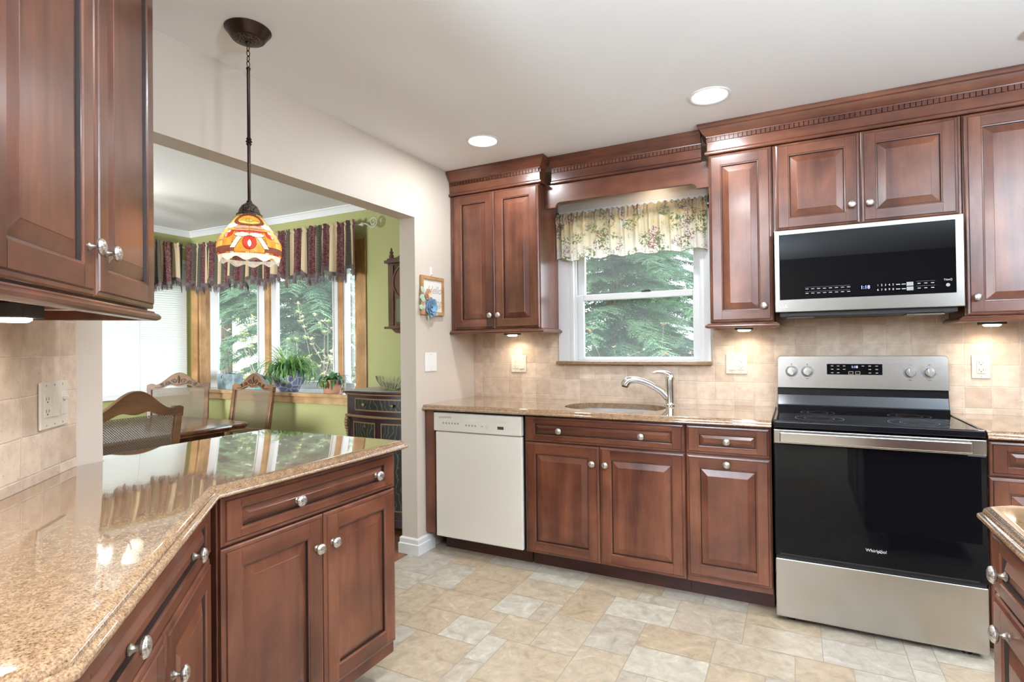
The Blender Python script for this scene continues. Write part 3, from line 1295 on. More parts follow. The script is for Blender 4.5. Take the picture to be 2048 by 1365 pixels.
# sink bowl and faucet
t = thing('kitchen_sink', 'oval stainless undermount sink below the window', 'sink', (SINK_C[0], SINK_C[1], .70))
m = MB()
prof = [(1.0, .176), (1.0, .172), (.985, .10), (.95, .03), (.85, .006), (.5, .0), (.08, -.002)]
loops = []
for k, z in prof:
    loops.append([(k * (p[0] - SINK_C[0]) * 1.02, k * (p[1] - SINK_C[1]) * 1.02, z) for p in oval(.285, .20)])
m.rings(loops, SINKM, False, False)
m.build('bowl', t, smooth=60)
m = MB()
m.lathe([(.045, .0), (.045, .003), (.03, .003), (.028, -.002), (.0, -.002)], NICKEL, 24, cap0=False)
m.build('drain', t, smooth=40)

t = thing('faucet', 'brushed nickel pull out faucet on the sink counter', 'faucet', (-.652, 3.255, .909))
m = MB()
m.lathe([(.033, 0), (.033, .005), (.027, .010), (.0255, .02), (.0245, .10), (.025, .150), (.0235, .166), (.018, .176), (.006, .181)], NICKEL, 28)
m.build('faucet_body', t, smooth=50)
m = MB()
D = Vector((-.94, -.35, 0)).normalized()


def arc3(pts):
    return [(D.x * a, D.y * a, z) for a, z in pts]


m.tube(arc3([(.0, .03), (.022, .055), (.05, .085), (.085, .108)]), [.019, .020, .019, .0175], NICKEL, 16)
m.build('spout_base', t, smooth=60)
m = MB()
m.tube(arc3([(.0875, .1095), (.12, .128), (.155, .142), (.19, .150), (.215, .151), (.238, .146), (.252, .130), (.256, .116)]), [.0175, .0175, .018, .019, .021, .024, .026, .024], NICKEL, 18)
m.tube(arc3([(.2562, .115), (.258, .108)]), [.019, .019], BLACKP, 14)
m.build('spray_head', t, smooth=60)
m = MB()
m.tube(arc3([(-.012, .150), (-.006, .172), (.012, .188), (.04, .196), (.075, .197), (.098, .190)]), [.017, .016, .0125, .010, .008, .005], NICKEL, 12, flat=1.3)
m.build('lever_handle', t, smooth=60)


# ------------------------------------------------------------------ upper cabinets
UF = 3.105           # carcass front, doors 2 cm nearer
RAILP = [(-.01, 1.372), (.012, 1.372), (.014, 1.368), (.022, 1.364), (.026, 1.358), (.024, 1.351), (.016, 1.347), (-.01, 1.347)]


def rail(parent, path, name='light_rail', dz=0):
    m = MB()
    sweep(m, path, [(q, z + dz) for q, z in RAILP], WH)
    return m.build(name, parent, smooth=35)


def upper_cab(label, x, y, rot, w, d, z0=1.372, z1=2.272):
    t = thing('upper_cabinet', label, 'cabinet', (x, y, 0), rot)
    m = MB()
    m.box(0, w, 0, d, z0 + .003, z1, WV)
    m.build('cabinet_body', t, bevel=.0015)
    return t


UD = YT - UF - .001
c = upper_cab('cherry wall cabinet with two doors left of the window', -2.056, UF, 0, .66, UD)
door(c, .035, .342, 1.378, 2.268, [(.313, 1.464)])
door(c, .345, .655, 1.378, 2.268, [(.374, 1.464)])
rail(c, [(0, 0), (.66, 0), (.66, UD)])
c = upper_cab('narrow tall cherry wall cabinet between window and microwave', -.403, UF, 0, .308, UD)
door(c, .003, .305, 1.378, 2.268, [(.264, 1.456)])
rail(c, [(0, UD), (0, 0), (.308, 0), (.308, UD)])
c = upper_cab('cherry wall cabinet with two doors above the microwave', -.0925, UF, 0, .762, UD, 1.826, 2.272)
door(c, .012, .376, 1.832, 2.268, [(.342, 1.922)])
door(c, .380, .750, 1.832, 2.268, [(.414, 1.922)])
c = upper_cab('cherry wall cabinet at the right edge above the counter', .6725, UF, 0, .53, UD)
door(c, .005, .525, 1.378, 2.268, [(.038, 1.456)])
rail(c, [(0, UD), (0, 0), (.53, 0), (.53, UD)])

# angled upper at the left edge
AU = -.698
ud = (AU - S_WALL) * S2 - .011
c = upper_cab('large cherry wall cabinet at the left edge close to the camera', -1.028, AU + 1.028, PI * .75, .786, ud, 1.372, 2.272)
door(c, .004, .3905, 1.378, 2.268, [(.352, 1.476)])
door(c, .3945, .782, 1.378, 2.268, [(.437, 1.476)])
rail(c, [(-.02, 0), (.786, 0), (.786, ud)])

# crown mouldings with dentils
CRW = [(-.012, 2.274), (.012, 2.274), (.016, 2.279), (.016, 2.286), (.010, 2.292), (.006, 2.294), (.004, 2.297), (.004, 2.343), (-.004, 2.344), (-.004, 2.366),
       (.008, 2.367), (.009, 2.372), (.014, 2.376), (.024, 2.386), (.032, 2.400), (.036, 2.408), (.043, 2.413), (.046, 2.419), (.049, 2.424), (.049, CEIL - .002), (-.012, CEIL - .002)]


def crown(label, path, loc=(0, 0, 0), rot=0):
    t = thing('crown_moulding', label, 'moulding', loc, rot)
    m = MB()
    sweep(m, path, CRW, WH)
    m.build('moulding', t, smooth=25)
    m = MB()
    P = [Vector(p) for p in path]
    for a, b in zip(P[:-1], P[1:]):
        L = (b - a).length
        d = (b - a).normalized()
        n = Vector((d.y, -d.x))
        k = max(1, int(L / .0215))
        st = L / k
        for i in range(k):
            q = a + d * (st * (i + .5)) + n * .0035
            m.obox((q.x, q.y, 2.355), (d.x * (st / 2 - .0018), d.y * (st / 2 - .0018), 0), (n.x * .0045, n.y * .0045, 0), (0, 0, .0105), WH)
        q = (a + b) / 2 - n * .001
        m.obox((q.x, q.y, 2.355), (d.x * L / 2, d.y * L / 2, 0), (n.x * .0015, n.y * .0015, 0), (0, 0, .0108), GLAZE)
    m.build('dentil_strip', t)
    return t


CY = 3.100
crown('dentil crown moulding above the left wall cabinet', [(-2.056, CY), (-1.396, CY), (-1.396, 3.176)])
crown('dentil crown moulding above the window valance board', [(-1.344, 3.176), (-.448, 3.176)])
crown('dentil crown moulding above the microwave and right cabinets', [(-.403, 3.30), (-.403, CY), (1.20, CY)])
crown('crown moulding on the cabinet at the left edge', [(-1.028, AU + 1.028), (-1.028 - .786 * S2, AU + 1.028 + .786 * S2)])

# wooden valance board over the window
t = thing('valance_board', 'shaped cherry board spanning above the window', 'board', (-1.394, 3.18, 0))
m = MB()
Wb = .986
pts = [(0, 2.274), (0, 2.128), (.066, 2.128)]
for i in range(9):
    a = PI / 2 * i / 8
    pts.append((.070 + .034 * math.sin(a) , 2.158 - .028 * math.cos(a) + .0) if False else (.070 + .034 * (1 - math.cos(a)), 2.130 + .028 * math.sin(a)))
for i in range(9):
    a = PI / 2 * (8 - i) / 8
    pts.append((Wb - .070 - .034 * (1 - math.cos(a)), 2.130 + .028 * math.sin(a)))
pts += [(Wb - .066, 2.128), (Wb, 2.128), (Wb, 2.274)]
m.extrude(pts, 0, .02, WH, axis='y')
m.build('board', t, bevel=.002)
lamp('valance_puck_light', (-.75, 3.29, 2.27), .30, .05, (1, .84, .62))

# ------------------------------------------------------------------ dishwasher
t = thing('dishwasher', 'bisque dishwasher left of the sink cabinet', 'dishwasher', (-1.984, BF - .022, 0))
m = MB()
m.box(.004, .598, .02, .55, .105, .868, DKGREY)
m.build('dishwasher_tub', t)
m = MB()
m.box(.006, .600, 0, .024, .106, .748, BISQ)
m.build('door_panel', t, bevel=.008, seg=3)
m = MB()
m.box(.0, .600, -.010, .024, .752, .864, BISQ2)
cp = m.build('control_panel', t, bevel=.006, seg=3)
m = MB()
loops = []
for s, y in ((1, -.0105), (1, -.0125), (.8, -.0125), (.7, -.0075)):
    l = []
    for i in range(28):
        a = 2 * PI * i / 28
        zz = math.sin(a)
        l.append((.283 + .058 * s * math.cos(a), y, .832 + (.004 if zz > 0 else .013) * s * zz))
    loops.append(l)
m.rings(loops, BISQ, True, True)
m.build('latch_handle', t, smooth=40)
m = MB()
for i in range(13):
    m.obox((.044 + i * .007, -.0103, .836 + .0002 * i), (.0016, 0, .0042), (0, .0007, 0), (.0014, 0, .0022), SLOT)
m.build('vent', t)
m = MB()
for i in range(15):
    m.obox((.416 + i * .0066, -.0103, .828 - .0002 * i), (.0014, 0, .0022), (0, .0004, 0), (.001, 0, .0018), GREYM)
m.build('vent', t)
m = MB()
for i in range(6):
    m.box(.068 + i * .021, .078 + i * .021, -.0106, -.0100, .797, .808, GREYM)
m.build('cycle_button_print', t)
m = MB()
for i in range(4):
    m.box(.230 + i * .021, .241 + i * .021, -.0106, -.0100, .791, .801, GREYM)
m.build('option_button_print', t)
m = MB()
m.box(.338, .352, -.0106, -.01, .793, .798, GREYM)
m.build('cancel_button_print', t)
m = MB()
for a in range(4):
    an = a * PI / 2
    m.obox((.378 + .007 * math.cos(an + PI / 4), -.0103, .794 + .007 * math.sin(an + PI / 4)), (.0068 * math.sin(an + PI / 4), 0, -.0068 * math.cos(an + PI / 4)), (0, .0004, 0), (.0006 * math.cos(an + PI / 4), 0, .0006 * math.sin(an + PI / 4)), GREYM)
m.build('start_button_print', t)
m = MB()
m.box(.448, .488, -.0108, -.010, .784, .801, DKGREY)
m.build('display_window', t)
m = MB()
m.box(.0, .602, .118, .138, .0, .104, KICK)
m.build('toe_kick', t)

# ------------------------------------------------------------------ range
RXC = .2825
RYF = 2.777
t = thing('electric_range', 'stainless electric range with black glass oven door', 'range', (RXC, RYF, 0))
hw = .3775
m = MB()
m.box(-hw + .004, hw - .004, .03, .60, .035, .880, BLACKE)
m.build('range_body', t)
for sx in (-1, 1):
    for yy in (.06, .5):
        m = MB()
        m.lathe([(.018, 0), (.018, .012), (.009, .014), (.009, .036)], BLACKP, 14, (sx * (hw - .06), yy, 0))
        m.build('leg', t, smooth=40)
m = MB()
m.box(-hw, hw, 0, .03, .027, .289, STEEL)
m.build('storage_drawer', t, bevel=.004)
m = MB()
m.box(-hw + .003, hw - .003, .012, .03, .289, .309, BLACKP)
m.build('drawer_gap_trim', t)
m = MB()
m.box(-hw, hw, -.012, .028, .309, .812, BLACKG)
od = m.build('oven_door', t, bevel=.004)
m = MB()
m.box(-hw + .02, hw - .03, -.0135, .0, .312, .318, BLACKP)
m.build('door_lower_vent', od)
m = MB()
m.box(-hw, hw, -.014, .026, .8125, .874, STEEL)
m.build('door_band', od, bevel=.003)
m = MB()
m.box(-.352, .325, -.052, -.030, .8235, .8675, STEEL_H)
m.box(-.345, -.315, -.031, -.014, .832, .860, STEEL)
m.box(.288, .318, -.031, -.014, .832, .860, STEEL)
m.build('door_handle', od, bevel=.004)
text_mesh('Whirlpool', .0178, PRINT, 'brand_lettering', od, (.006, -.0128, .382), FACE_Y)
m = MB()
pr = [(.024 + .007 * math.cos(a), .3823 + .0065 * math.sin(a)) for a in [PI * (.2 + 1.5 * i / 16) for i in range(17)]]
m.tube([(x, -.0128, z) for x, z in pr], .0005, PRINT, 5)
m.build('brand_swirl', od)
# cooktop
m = MB()
m.box(-hw, hw, -.010, .018, .880, .912, BLACKE)
m.box(-hw, -hw + .018, .018, .53, .880, .915, BLACKE)
m.box(hw - .018, hw, .018, .53, .880, .915, BLACKE)
m.build('cooktop_rim', t, bevel=.006, seg=3)
m = MB()
m.box(-hw + .018, hw - .018, .018, .53, .882, .911, BLACKG)
ck = m.build('glass_cooktop', t)
for bx, by, br in ((-.19, .16, .10), (.19, .15, .115), (-.19, .40, .075), (.19, .40, .085)):
    m = MB()
    for rr in (br, br * .62):
        loops = [[(bx + q * math.cos(2 * PI * i / 48), by + q * math.sin(2 * PI * i / 48), .9113) for i in range(48)] for q in (rr, rr - .0012)]
        m.rings(loops, ICON, False, False)
    m.build('burner_ring', ck, recalc=False)
# backguard
m = MB()
by0 = .535
m.add([(-hw + .004, by0, .905), (hw - .004, by0, .905), (hw - .004, by0 + .02, .985), (-hw + .004, by0 + .02, .985), (-hw + .004, by0 + .06, .905), (hw - .004, by0 + .06, .905), (hw - .004, by0 + .06, 1.03), (-hw + .004, by0 + .06, 1.03),
       (hw - .004, by0 + .025, 1.03), (-hw + .004, by0 + .025, 1.03)],
      [(0, 1, 2, 3), (3, 2, 8, 9), (9, 8, 6, 7), (4, 7, 6, 5), (0, 4, 5, 1), (1, 5, 6, 8, 2), (0, 3, 9, 7, 4)], BLACKE)
m.box(-hw + .006, hw - .006, by0 - .012, by0 + .004, .905, .935, BLACKE)
m.build('backguard_riser', t, bevel=.003)
m = MB()
bg = [(-hw + .004, 1.024), (hw - .004, 1.024), (hw - .006, 1.178)] + [(hw - .022 + .016 * math.cos(a), 1.178 + .016 * math.sin(a)) for a in [PI / 2 * i / 6 for i in range(1, 7)]] + [(-hw + .022 + .016 * math.cos(a), 1.178 + .016 * math.sin(a)) for a in [PI / 2 + PI / 2 * i / 6 for i in range(0, 6)]] + [(-hw + .006, 1.178)]
lo = []
for yy, k in ((.010, 0), (.0, .0)):
    lo.append([(x, by0 + .0 + (z - 1.024) * .06 + yy, z) for x, z in bg])
m.rings([[(x, by0 + .07, z) for x, z in bg], [(x, by0 + .004 + (z - 1.024) * .06, z) for x, z in bg], [(x * .994, by0 + (z - 1.024) * .06, 1.11 + (z - 1.11) * .975) for x, z in bg]], STEEL)
bgd = m.build('backguard', t, smooth=35)


def bgp(x, z, off=0):
    return (x, by0 + (z - 1.024) * .06 - off, z)


BGR = (PI / 2 - math.atan(.06), 0, 0)
m = MB()
m.obox(bgp(-.0175, 1.125, .0005), (.1215, 0, 0), (0, .002, 0), (0, .0275 * .06, .0275), BLACKG)
dp = m.build('display_panel', bgd)
text_mesh('1:18', .017, LED, 'clock_digits', dp, bgp(-.0155, 1.137, .0032), BGR)
for cols in ((-.115, -.088, -.061), (.021, .050, .080)):
    m = MB()
    for ix, xx in enumerate(cols):
        for iz, zz in enumerate((1.142, 1.125, 1.107)):
            if (xx, iz) in ((-.061, 2), (.021, 2), (.021, 1)):
                continue
            m.obox(bgp(xx, zz, .003), (.0055, 0, 0), (0, .0003, 0), (0, .0002, .0012), PRINT)
    m.build('button_print', dp)
for xx in (-.032, -.002):
    m = MB()
    for dx, dz, ax, az in ((0, .0065, .0095, .0006), (0, -.0065, .0095, .0006), (-.0095, 0, .0006, .0065), (.0095, 0, .0006, .0065)):
        m.obox(bgp(xx + dx, 1.107 + dz, .003), (ax, 0, 0), (0, .0003, 0), (0, 0, az), PRINT)
    m.build('button_outline', dp)
for kx in (-.304, -.229, .218, .296):
    m = MB()
    m.lathe([(.0305, 0), (.0305, -.0012), (.0285, -.0012)], ICON, 28, axis='y')
    m.lathe([(.022, -.001), (.022, -.016), (.0195, -.020), (.004, -.0205)], NICKEL, 28, axis='y')
    m.box(-.0055, .0055, -.029, -.018, -.0205, .0205, STEEL_H)
    kb = m.build('burner_knob', bgd, bgp(kx, 1.112), smooth=35, rot=(-math.atan(.06), random.Random(int(kx * 1000)).uniform(-.1, .1), 0))
    m = MB()
    m.obox(bgp(kx, 1.150, .0006), (.004, 0, 0), (0, .0003, 0), (0, 0, .001), DKGREY)
    m.build('dial_mark', bgd)
    m = MB()
    m.obox(bgp(kx, 1.074, .0006), (.007, 0, 0), (0, .0003, 0), (0, 0, .001), DKGREY)
    m.build('dial_mark', bgd)

# ------------------------------------------------------------------ microwave
MF = 3.012
t = thing('microwave', 'stainless over the range microwave with black glass front', 'microwave', (.284, MF, 1.416))
mw, mh = .372, .402
m = MB()
m.box(-mw + .003, mw - .003, .022, YT - MF - .002, .008, mh - .002, DKGREY)
m.build('microwave_body', t)
m = MB()
m.box(-mw, mw, 0, .03, 0, mh, STEEL_M)
md = m.build('microwave_door', t, bevel=.003)
m = MB()
m.box(-mw + .022, mw - .030, -.003, .002, .060, mh - .022, BLACKG)
mg = m.build('door_glass', md, bevel=.002)
Yp = -.0036
text_mesh('1 2 3 4 5', .0125, PRINT, 'keypad_digits', mg, (.084, Yp, .108), FACE_Y, spacing=1.38)
text_mesh('6 7 8 9 0', .0125, PRINT, 'keypad_digits', mg, (.084, Yp, .087), FACE_Y, spacing=1.38)
text_mesh('1:18', .022, LED, 'clock_digits', mg, (.006, Yp, .102), FACE_Y)
text_mesh('ThinQ', .0115, PRINT, 'brand_lettering', mg, (.312, Yp, .118), FACE_Y)
for r in (0, 1):
    z = .108 - .021 * r
    m = MB()
    for i in range(8):
        x = -.238 + i * .0245
        m.box(x, x + .013, Yp - .0002, Yp + .0004, z - .0012, z + .0010, PRINT)
    m.box(-.240, -.055, Yp - .0001, Yp + .0004, z + .0075, z + .0080, ICON)
    m.build('button_print', mg)
    m = MB()
    for i in range(2):
        m.box(.124 + i * .021, .139 + i * .021, Yp - .0002, Yp + .0004, z - .0015, z + .0015, PRINT)
    m.build('button_print', mg)
    m = MB()
    m.box(.163, .188, Yp - .0003, Yp + .0004, z - .0085, z + .0085, ICON)
    m.build('start_button', mg)
    m = MB()
    for i in range(3):
        x = .203 + i * .0245
        m.box(x, x + .011, Yp - .0002, Yp + .0004, z - .0015, z + .0012, PRINT)
    m.box(.199, .268, Yp - .0001, Yp + .0004, z + .009, z + .0095, ICON)
    m.build('button_print', mg)
m = MB()
m.lathe([(.0075, 0), (.0075, -.0004)], ICON, 14, (.312, Yp + .0003, .095), 'y')
m.build('badge_print', mg)
text_mesh('LG', .020, LOGO, 'brand_lettering', md, (-.327, -.0006, .028), FACE_Y)
m = MB()
ring = [(-.352 + .0085 * math.cos(a), -.0006, .028 + .0085 * math.sin(a)) for a in [PI * (.25 + 1.6 * i / 20) for i in range(21)]]
m.tube(ring, .0009, LOGO, 5)
m.box(-.3525, -.3512, -.001, -.0002, .024, .032, LOGO)
m.box(-.3525, -.3445, -.001, -.0002, .0272, .0284, LOGO)
m.build('brand_badge', md)
m = MB()
m.box(-mw + .02, mw - .02, .03, YT - MF - .01, -.022, .008, BLACKP)
m.box(-mw + .05, -mw + .17, .06, .2, -.026, -.022, GREYM)
m.box(mw - .20, mw - .06, .06, .2, -.030, -.022, STEEL)
m.build('vent_base', t, bevel=.004)


# ------------------------------------------------------------------ wall plates
def plate(name, label, cat, loc, rot, w, h, gangs, mt, group=None):
    """gangs: list of (kind, x); plate faces local -Y"""
    t = thing(name, label, cat, loc, rot, group)
    m = MB()
    m.box(-w / 2, w / 2, -.006, 0, -h / 2, h / 2, mt)
    m.build('cover_plate', t, bevel=.0025)
    for kind, x in gangs:
        m = MB()
        if kind == 'outlet':
            m.box(x - .0165, x + .0165, -.0085, -.005, -.033, .033, mt)
            o = m.build('outlet', t, bevel=.001)
            m = MB()
            for s in (-1, 1):
                m.box(x - .008, x - .0062, -.0090, -.0084, s * .017 - .002, s * .017 + .006, SLOT)
                m.box(x + .0062, x + .008, -.0090, -.0084, s * .017 - .002, s * .017 + .006, SLOT)
                m.lathe([(.0025, 0), (.0025, -.0006)], SLOT, 10, (x, -.0084, s * .017 - .007), 'y')
            m.build('socket_hole', o)
        elif kind == 'rocker':
            m.add([(x - .0165, -.005, -.033), (x + .0165, -.005, -.033), (x + .0165, -.005, .033), (x - .0165, -.005, .033),
                   (x - .0165, -.011, -.033), (x + .0165, -.011, -.033), (x + .0165, -.007, .0), (x - .0165, -.007, .0), (x + .0165, -.0075, .033), (x - .0165, -.0075, .033)],
                  [(0, 1, 2, 3), (4, 5, 6, 7), (7, 6, 8, 9), (0, 1, 5, 4), (3, 2, 8, 9), (0, 4, 7, 9, 3), (1, 5, 6, 8, 2)], mt)
            m.build('rocker_switch', t)
        elif kind == 'dimmer':
            m.box(x - .0165, x + .0165, -.0085, -.005, -.033, .033, mt)
            m.box(x - .004, x + .004, -.014, -.0085, .002, .012, mt)
            m.build('dimmer_switch', t, bevel=.001)
        elif kind == 'toggle':
            m.box(x - .011, x + .011, -.009, -.005, -.033, .033, mt)
            m.box(x - .006, x + .006, -.02, -.009, .010, .020, mt)
            m.build('toggle_switch', t, bevel=.0015)
    m = MB()
    for kind, x in gangs:
        for s in (-1, 1):
            m.lathe([(.0028, 0), (.0028, -.0006)], GREYM, 10, (x, -.006, s * (h / 2 - .010)), 'y')
    m.build('screw', t)
    return t


plate('outlet_plate', 'almond double plate with outlet and switch left of the sink', 'outlet', (-1.698, YT - .0005, 1.142), 0, .116, .116, [('outlet', -.023), ('rocker', .023)], PLATE)
plate('outlet_plate', 'almond double plate with switch and outlet left of the range', 'outlet', (-.303, YT - .0005, 1.147), 0, .114, .114, [('rocker', -.023), ('outlet', .023)], PLATE)
plate('outlet_plate', 'single almond outlet plate right of the range', 'outlet', (.792, YT - .0005, 1.140), 0, .072, .116, [('outlet', 0)], PLATE)
plate('switch_plate', 'white dimmer switch plate on the wall end above the counter corner', 'switch', (WX + .0005, 2.862, 1.170), PI / 2, .125, .118, [('dimmer', 0)], PLATEW)
plate('switch_plate', 'triple almond plate with outlet and switches on the angled tile wall', 'switch', (-1.881 + .0072, .781 + .0072, 1.115), PI * .75, .160, .130, [('outlet', -.047), ('rocker', 0), ('toggle', .047)], PLATE)

# ------------------------------------------------------------------ lamps
for i, ((x, y), lb) in enumerate(zip(RECESS, ('round recessed ceiling light in front of the left wall cabinet', 'round recessed ceiling light left of the microwave cabinets'))):
    t = thing('recessed_light', lb, 'light', (x, y, CEIL))
    m = MB()
    m.lathe([(.094, -.0005), (.094, -.004), (.088, -.0065), (.080, -.004), (.080, -.0005)], WHITE, 40)
    m.build('trim_ring', t, smooth=40)
    m = MB()
    m.lathe([(.080, -.001), (.080, -.002), (.001, -.0022)], DOWNL, 40)
    m.build('lens', t)
for k, (lb, px, py, rot) in enumerate((('lit puck light under the left wall cabinet', -1.69, 3.285, 0), ('lit puck light under the narrow tall wall cabinet', -.252, 3.285, 0), ('lit puck light under the right wall cabinet', .81, 3.285, 0),
                                       ('lit puck light under the cabinet at the left edge', -1.55, .58, PI * .75))):
    t = thing('puck_light', lb, 'light', (px, py, 1.374), rot)
    m = MB()
    m.box(-.045, .045, -.04, .04, -.034, -.0005, DKGREY)
    m.build('housing', t, bevel=.003)
    m = MB()
    m.lathe([(.033, -.034), (.033, -.038), (.026, -.043), (.001, -.044)], PUCKL, 24)
    m.build('lens', t)
    lamp('puck_light_glow', (px, py, 1.326),   .46 if k < 3 else .24, .05, (1, .87, .70) if k < 3 else (1, .95, .88), spread=150)

m = MB()
m.lathe([(.056, -.0005), (.056, -.006), (.050, -.014), (.03, -.017), (.001, -.017)], WHITE, 32)
o = m.build('smoke_detector', loc=(.842, 2.735, CEIL), smooth=40)
tag(o, 'white round smoke detector on the ceiling at the right edge', 'smoke detector')


def make_pendant():
    t = thing('pendant_lamp', 'stained glass pendant lamp hanging over the peninsula', 'lamp', (-1.766, 1.344, CEIL))
    m = MB()
    m.lathe([(.078, -.0005), (.080, -.003), (.076, -.008), (.074, -.010), (.058, -.034), (.056, -.036), (.050, -.038)], BRONZE, 48)
    m.lathe([(.050, -.0375), (.030, -.046), (.010, -.050), (.010, -.056), (.004, -.060)], BRONZE_T, 36)
    m.build('canopy', t, smooth=40)
    z = -.056
    for i in range(4):
        m = MB()
        r, hh = .0058, .0115
        pts = []
        for j in range(17):
            a = 2 * PI * j / 16
            x, zz = r * math.cos(a), hh * math.sin(a)
            pts.append((x, 0, z - hh + zz) if i % 2 == 0 else (0, x, z - hh + zz))
        m.tube(pts, .0016, BRONZE, 7, caps=False)
        m.build('chain_link', t, smooth=60)
        z -= 2 * hh - .0035
    m = MB()
    zt = z - .002
    m.lathe([(.003, zt), (.0075, zt - .004), (.0075, zt - .010), (.0058, zt - .012), (.0058, -.395), (.010, -.402), (.0065, -.406), (.012, -.411), (.0065, -.416), (.010, -.420), (.0058, -.427), (.0058, -.626), (.010, -.632), (.010, -.637)], BRONZE, 18)
    m.build('rod', t, smooth=50)
    m = MB()
    m.lathe([(.010, -.636), (.016, -.640), (.026, -.648), (.034, -.662), (.038, -.676), (.044, -.680), (.044, -.684), (.030, -.686)], BRONZE_T, 36)
    m.build('shade_cap', t, smooth=45)
    # stained glass shade: grid cells coloured by a repeating motif
    prof = [(.040, -.682), (.050, -.698), (.066, -.720), (.084, -.746), (.098, -.768), (.106, -.784), (.1085, -.802), (.107, -.830)]

    def at(tt):
        L = [0]
        for a, b in zip(prof[:-1], prof[1:]):
            L.append(L[-1] + math.hypot(b[0] - a[0], b[1] - a[1]))
        d = tt * L[-1]
        for i in range(len(prof) - 1):
            if d <= L[i + 1] + 1e-9:
                k = (d - L[i]) / (L[i + 1] - L[i])
                return (prof[i][0] + k * (prof[i + 1][0] - prof[i][0]), prof[i][1] + k * (prof[i + 1][1] - prof[i][1]))
        return prof[-1]
    NA, NT_ = 600, 104
    REP = 3

    def motif(s, tt):
        """s in -1..1 across one repeat, tt 0 top..1 bottom -> region id"""
        a = abs(s)

        def ell(cx, cy, rx, ry):
            return ((a - cx) / rx) ** 2 + ((tt - cy) / ry) ** 2
        if tt < .07:
            return ('B', 0) if a < .5 else ('G', 0)
        if ell(0, .22, .20, .05) < 1 and tt < .27:
            return ('G', 1 if s > 0 else 2)
        if ell(0, .20, .62, .13) < 1:
            return ('A' if tt < .23 else 'Y', 3 if s > 0 else 4)
        if ell(0, .20, .84, .18) < 1:
            return ('B', 5)
        if ell(.80, .36, .30, .09) < 1:
            return ('W', 6 if s > 0 else 7)
        if ell(.28, .42, .36, .045) < 1:
            return ('P', 8 if s > 0 else 9)
        if ell(.25, .52, .34, .045) < 1:
            return ('R', 10 if s > 0 else 11) if tt > .52 else ('N', 10 if s > 0 else 11)
        if ell(.72, .60, .18, .10) < 1:
            if tt < .58 and a > .68:
                return ('W', 30 if s > 0 else 31)
            return ('R', 12 if s > 0 else 13) if a < .74 else ('P', 14 if s > 0 else 15)
        if ell(0, .83, .06, .08) < 1:
            return ('W', 16)
        if ell(0, .81, .20, .15) < 1:
            return ('R', 17 if s > 0 else 18)
        if ell(.22, .63, .26, .06) < 1:
            return ('W', 19 if s > 0 else 20)
        if abs((a - .30) - (tt - .70) * .9) < .09 and tt > .66 and tt < .93:
            return ('W', 21 if s > 0 else 22)
        if tt > .88 and a > .45:
            return ('B', 23 if s > 0 else 24)
        if a < .45 + .3 * (tt - .6):
            return ('A', 25 if s > 0 else 26)
        if a > .86:
            return ('Y', 27 if tt < .75 else 28)
        return ('A', 32 if s > 0 else 33)
    ids = [[None] * NT_ for _ in range(NA)]
    for i in range(NA):
        for j in range(NT_):
            ph = (i + .5) / NA * REP
            s = (ph - math.floor(ph)) * 2 - 1
            r = motif(s, (j + .5) / NT_)
            ids[i][j] = (r[0], r[1], math.floor(ph))
    pal = dict(A=G_AMB, Y=G_YEL, R=G_RED, P=G_PNK, W=G_WHT, B=G_BRN, G=G_GRN, N=G_PNK)
    m = MB()
    verts = []
    for j in range(NT_ + 1):
        r, z = at(j / NT_)
        for i in range(NA):
            a = 2 * PI * i / NA - 1.697
            verts.append((r * math.cos(a), r * math.sin(a), z))
    m.v = verts
    for i in range(NA):
        for j in range(NT_):
            k = ids[i][j]
            lead = any(ids[(i + di) % NA][min(NT_ - 1, j + dj)] != k for di, dj in ((1, 0), (0, 1), (1, 1)))
            q = i + 1 if i + 1 < NA else 0
            m.f.append((j * NA + i, j * NA + q, (j + 1) * NA + q, (j + 1) * NA + i))
            m.m.append(m.mi(LEAD if lead else pal[k[0]]))
    m.build('glass_shade', t, smooth=180, recalc=False)
    m = MB()
    lo = []
    for f in (0, .33, .66, 1):
        l = []
        for i in range(120):
            a = 2 * PI * i / 120
            wv = math.sin(a * 10) * .006 * f + math.sin(a * 4) * .002 * f
            r = .1035 - .004 * f
            l.append((r * math.cos(a), r * math.sin(a), -.835 - .018 * f + wv))
        lo.append(l)
    m.rings(lo, G_WHT, False, False)
    m.build('shade_skirt', t, smooth=180, recalc=False)
    m = MB()
    m.sphere((0, 0, -.765), .026, FROST, 16, 10, (1, 1, 1.3))
    m.lathe([(.014, -.686), (.014, -.735)], BRONZE, 16)
    m.build('bulb', t, smooth=60)
    lamp('pendant_bulb_light', (-1.766, 1.344, CEIL - .775), 1.9, .03, (1, .90, .74), 'POINT')


make_pendant()


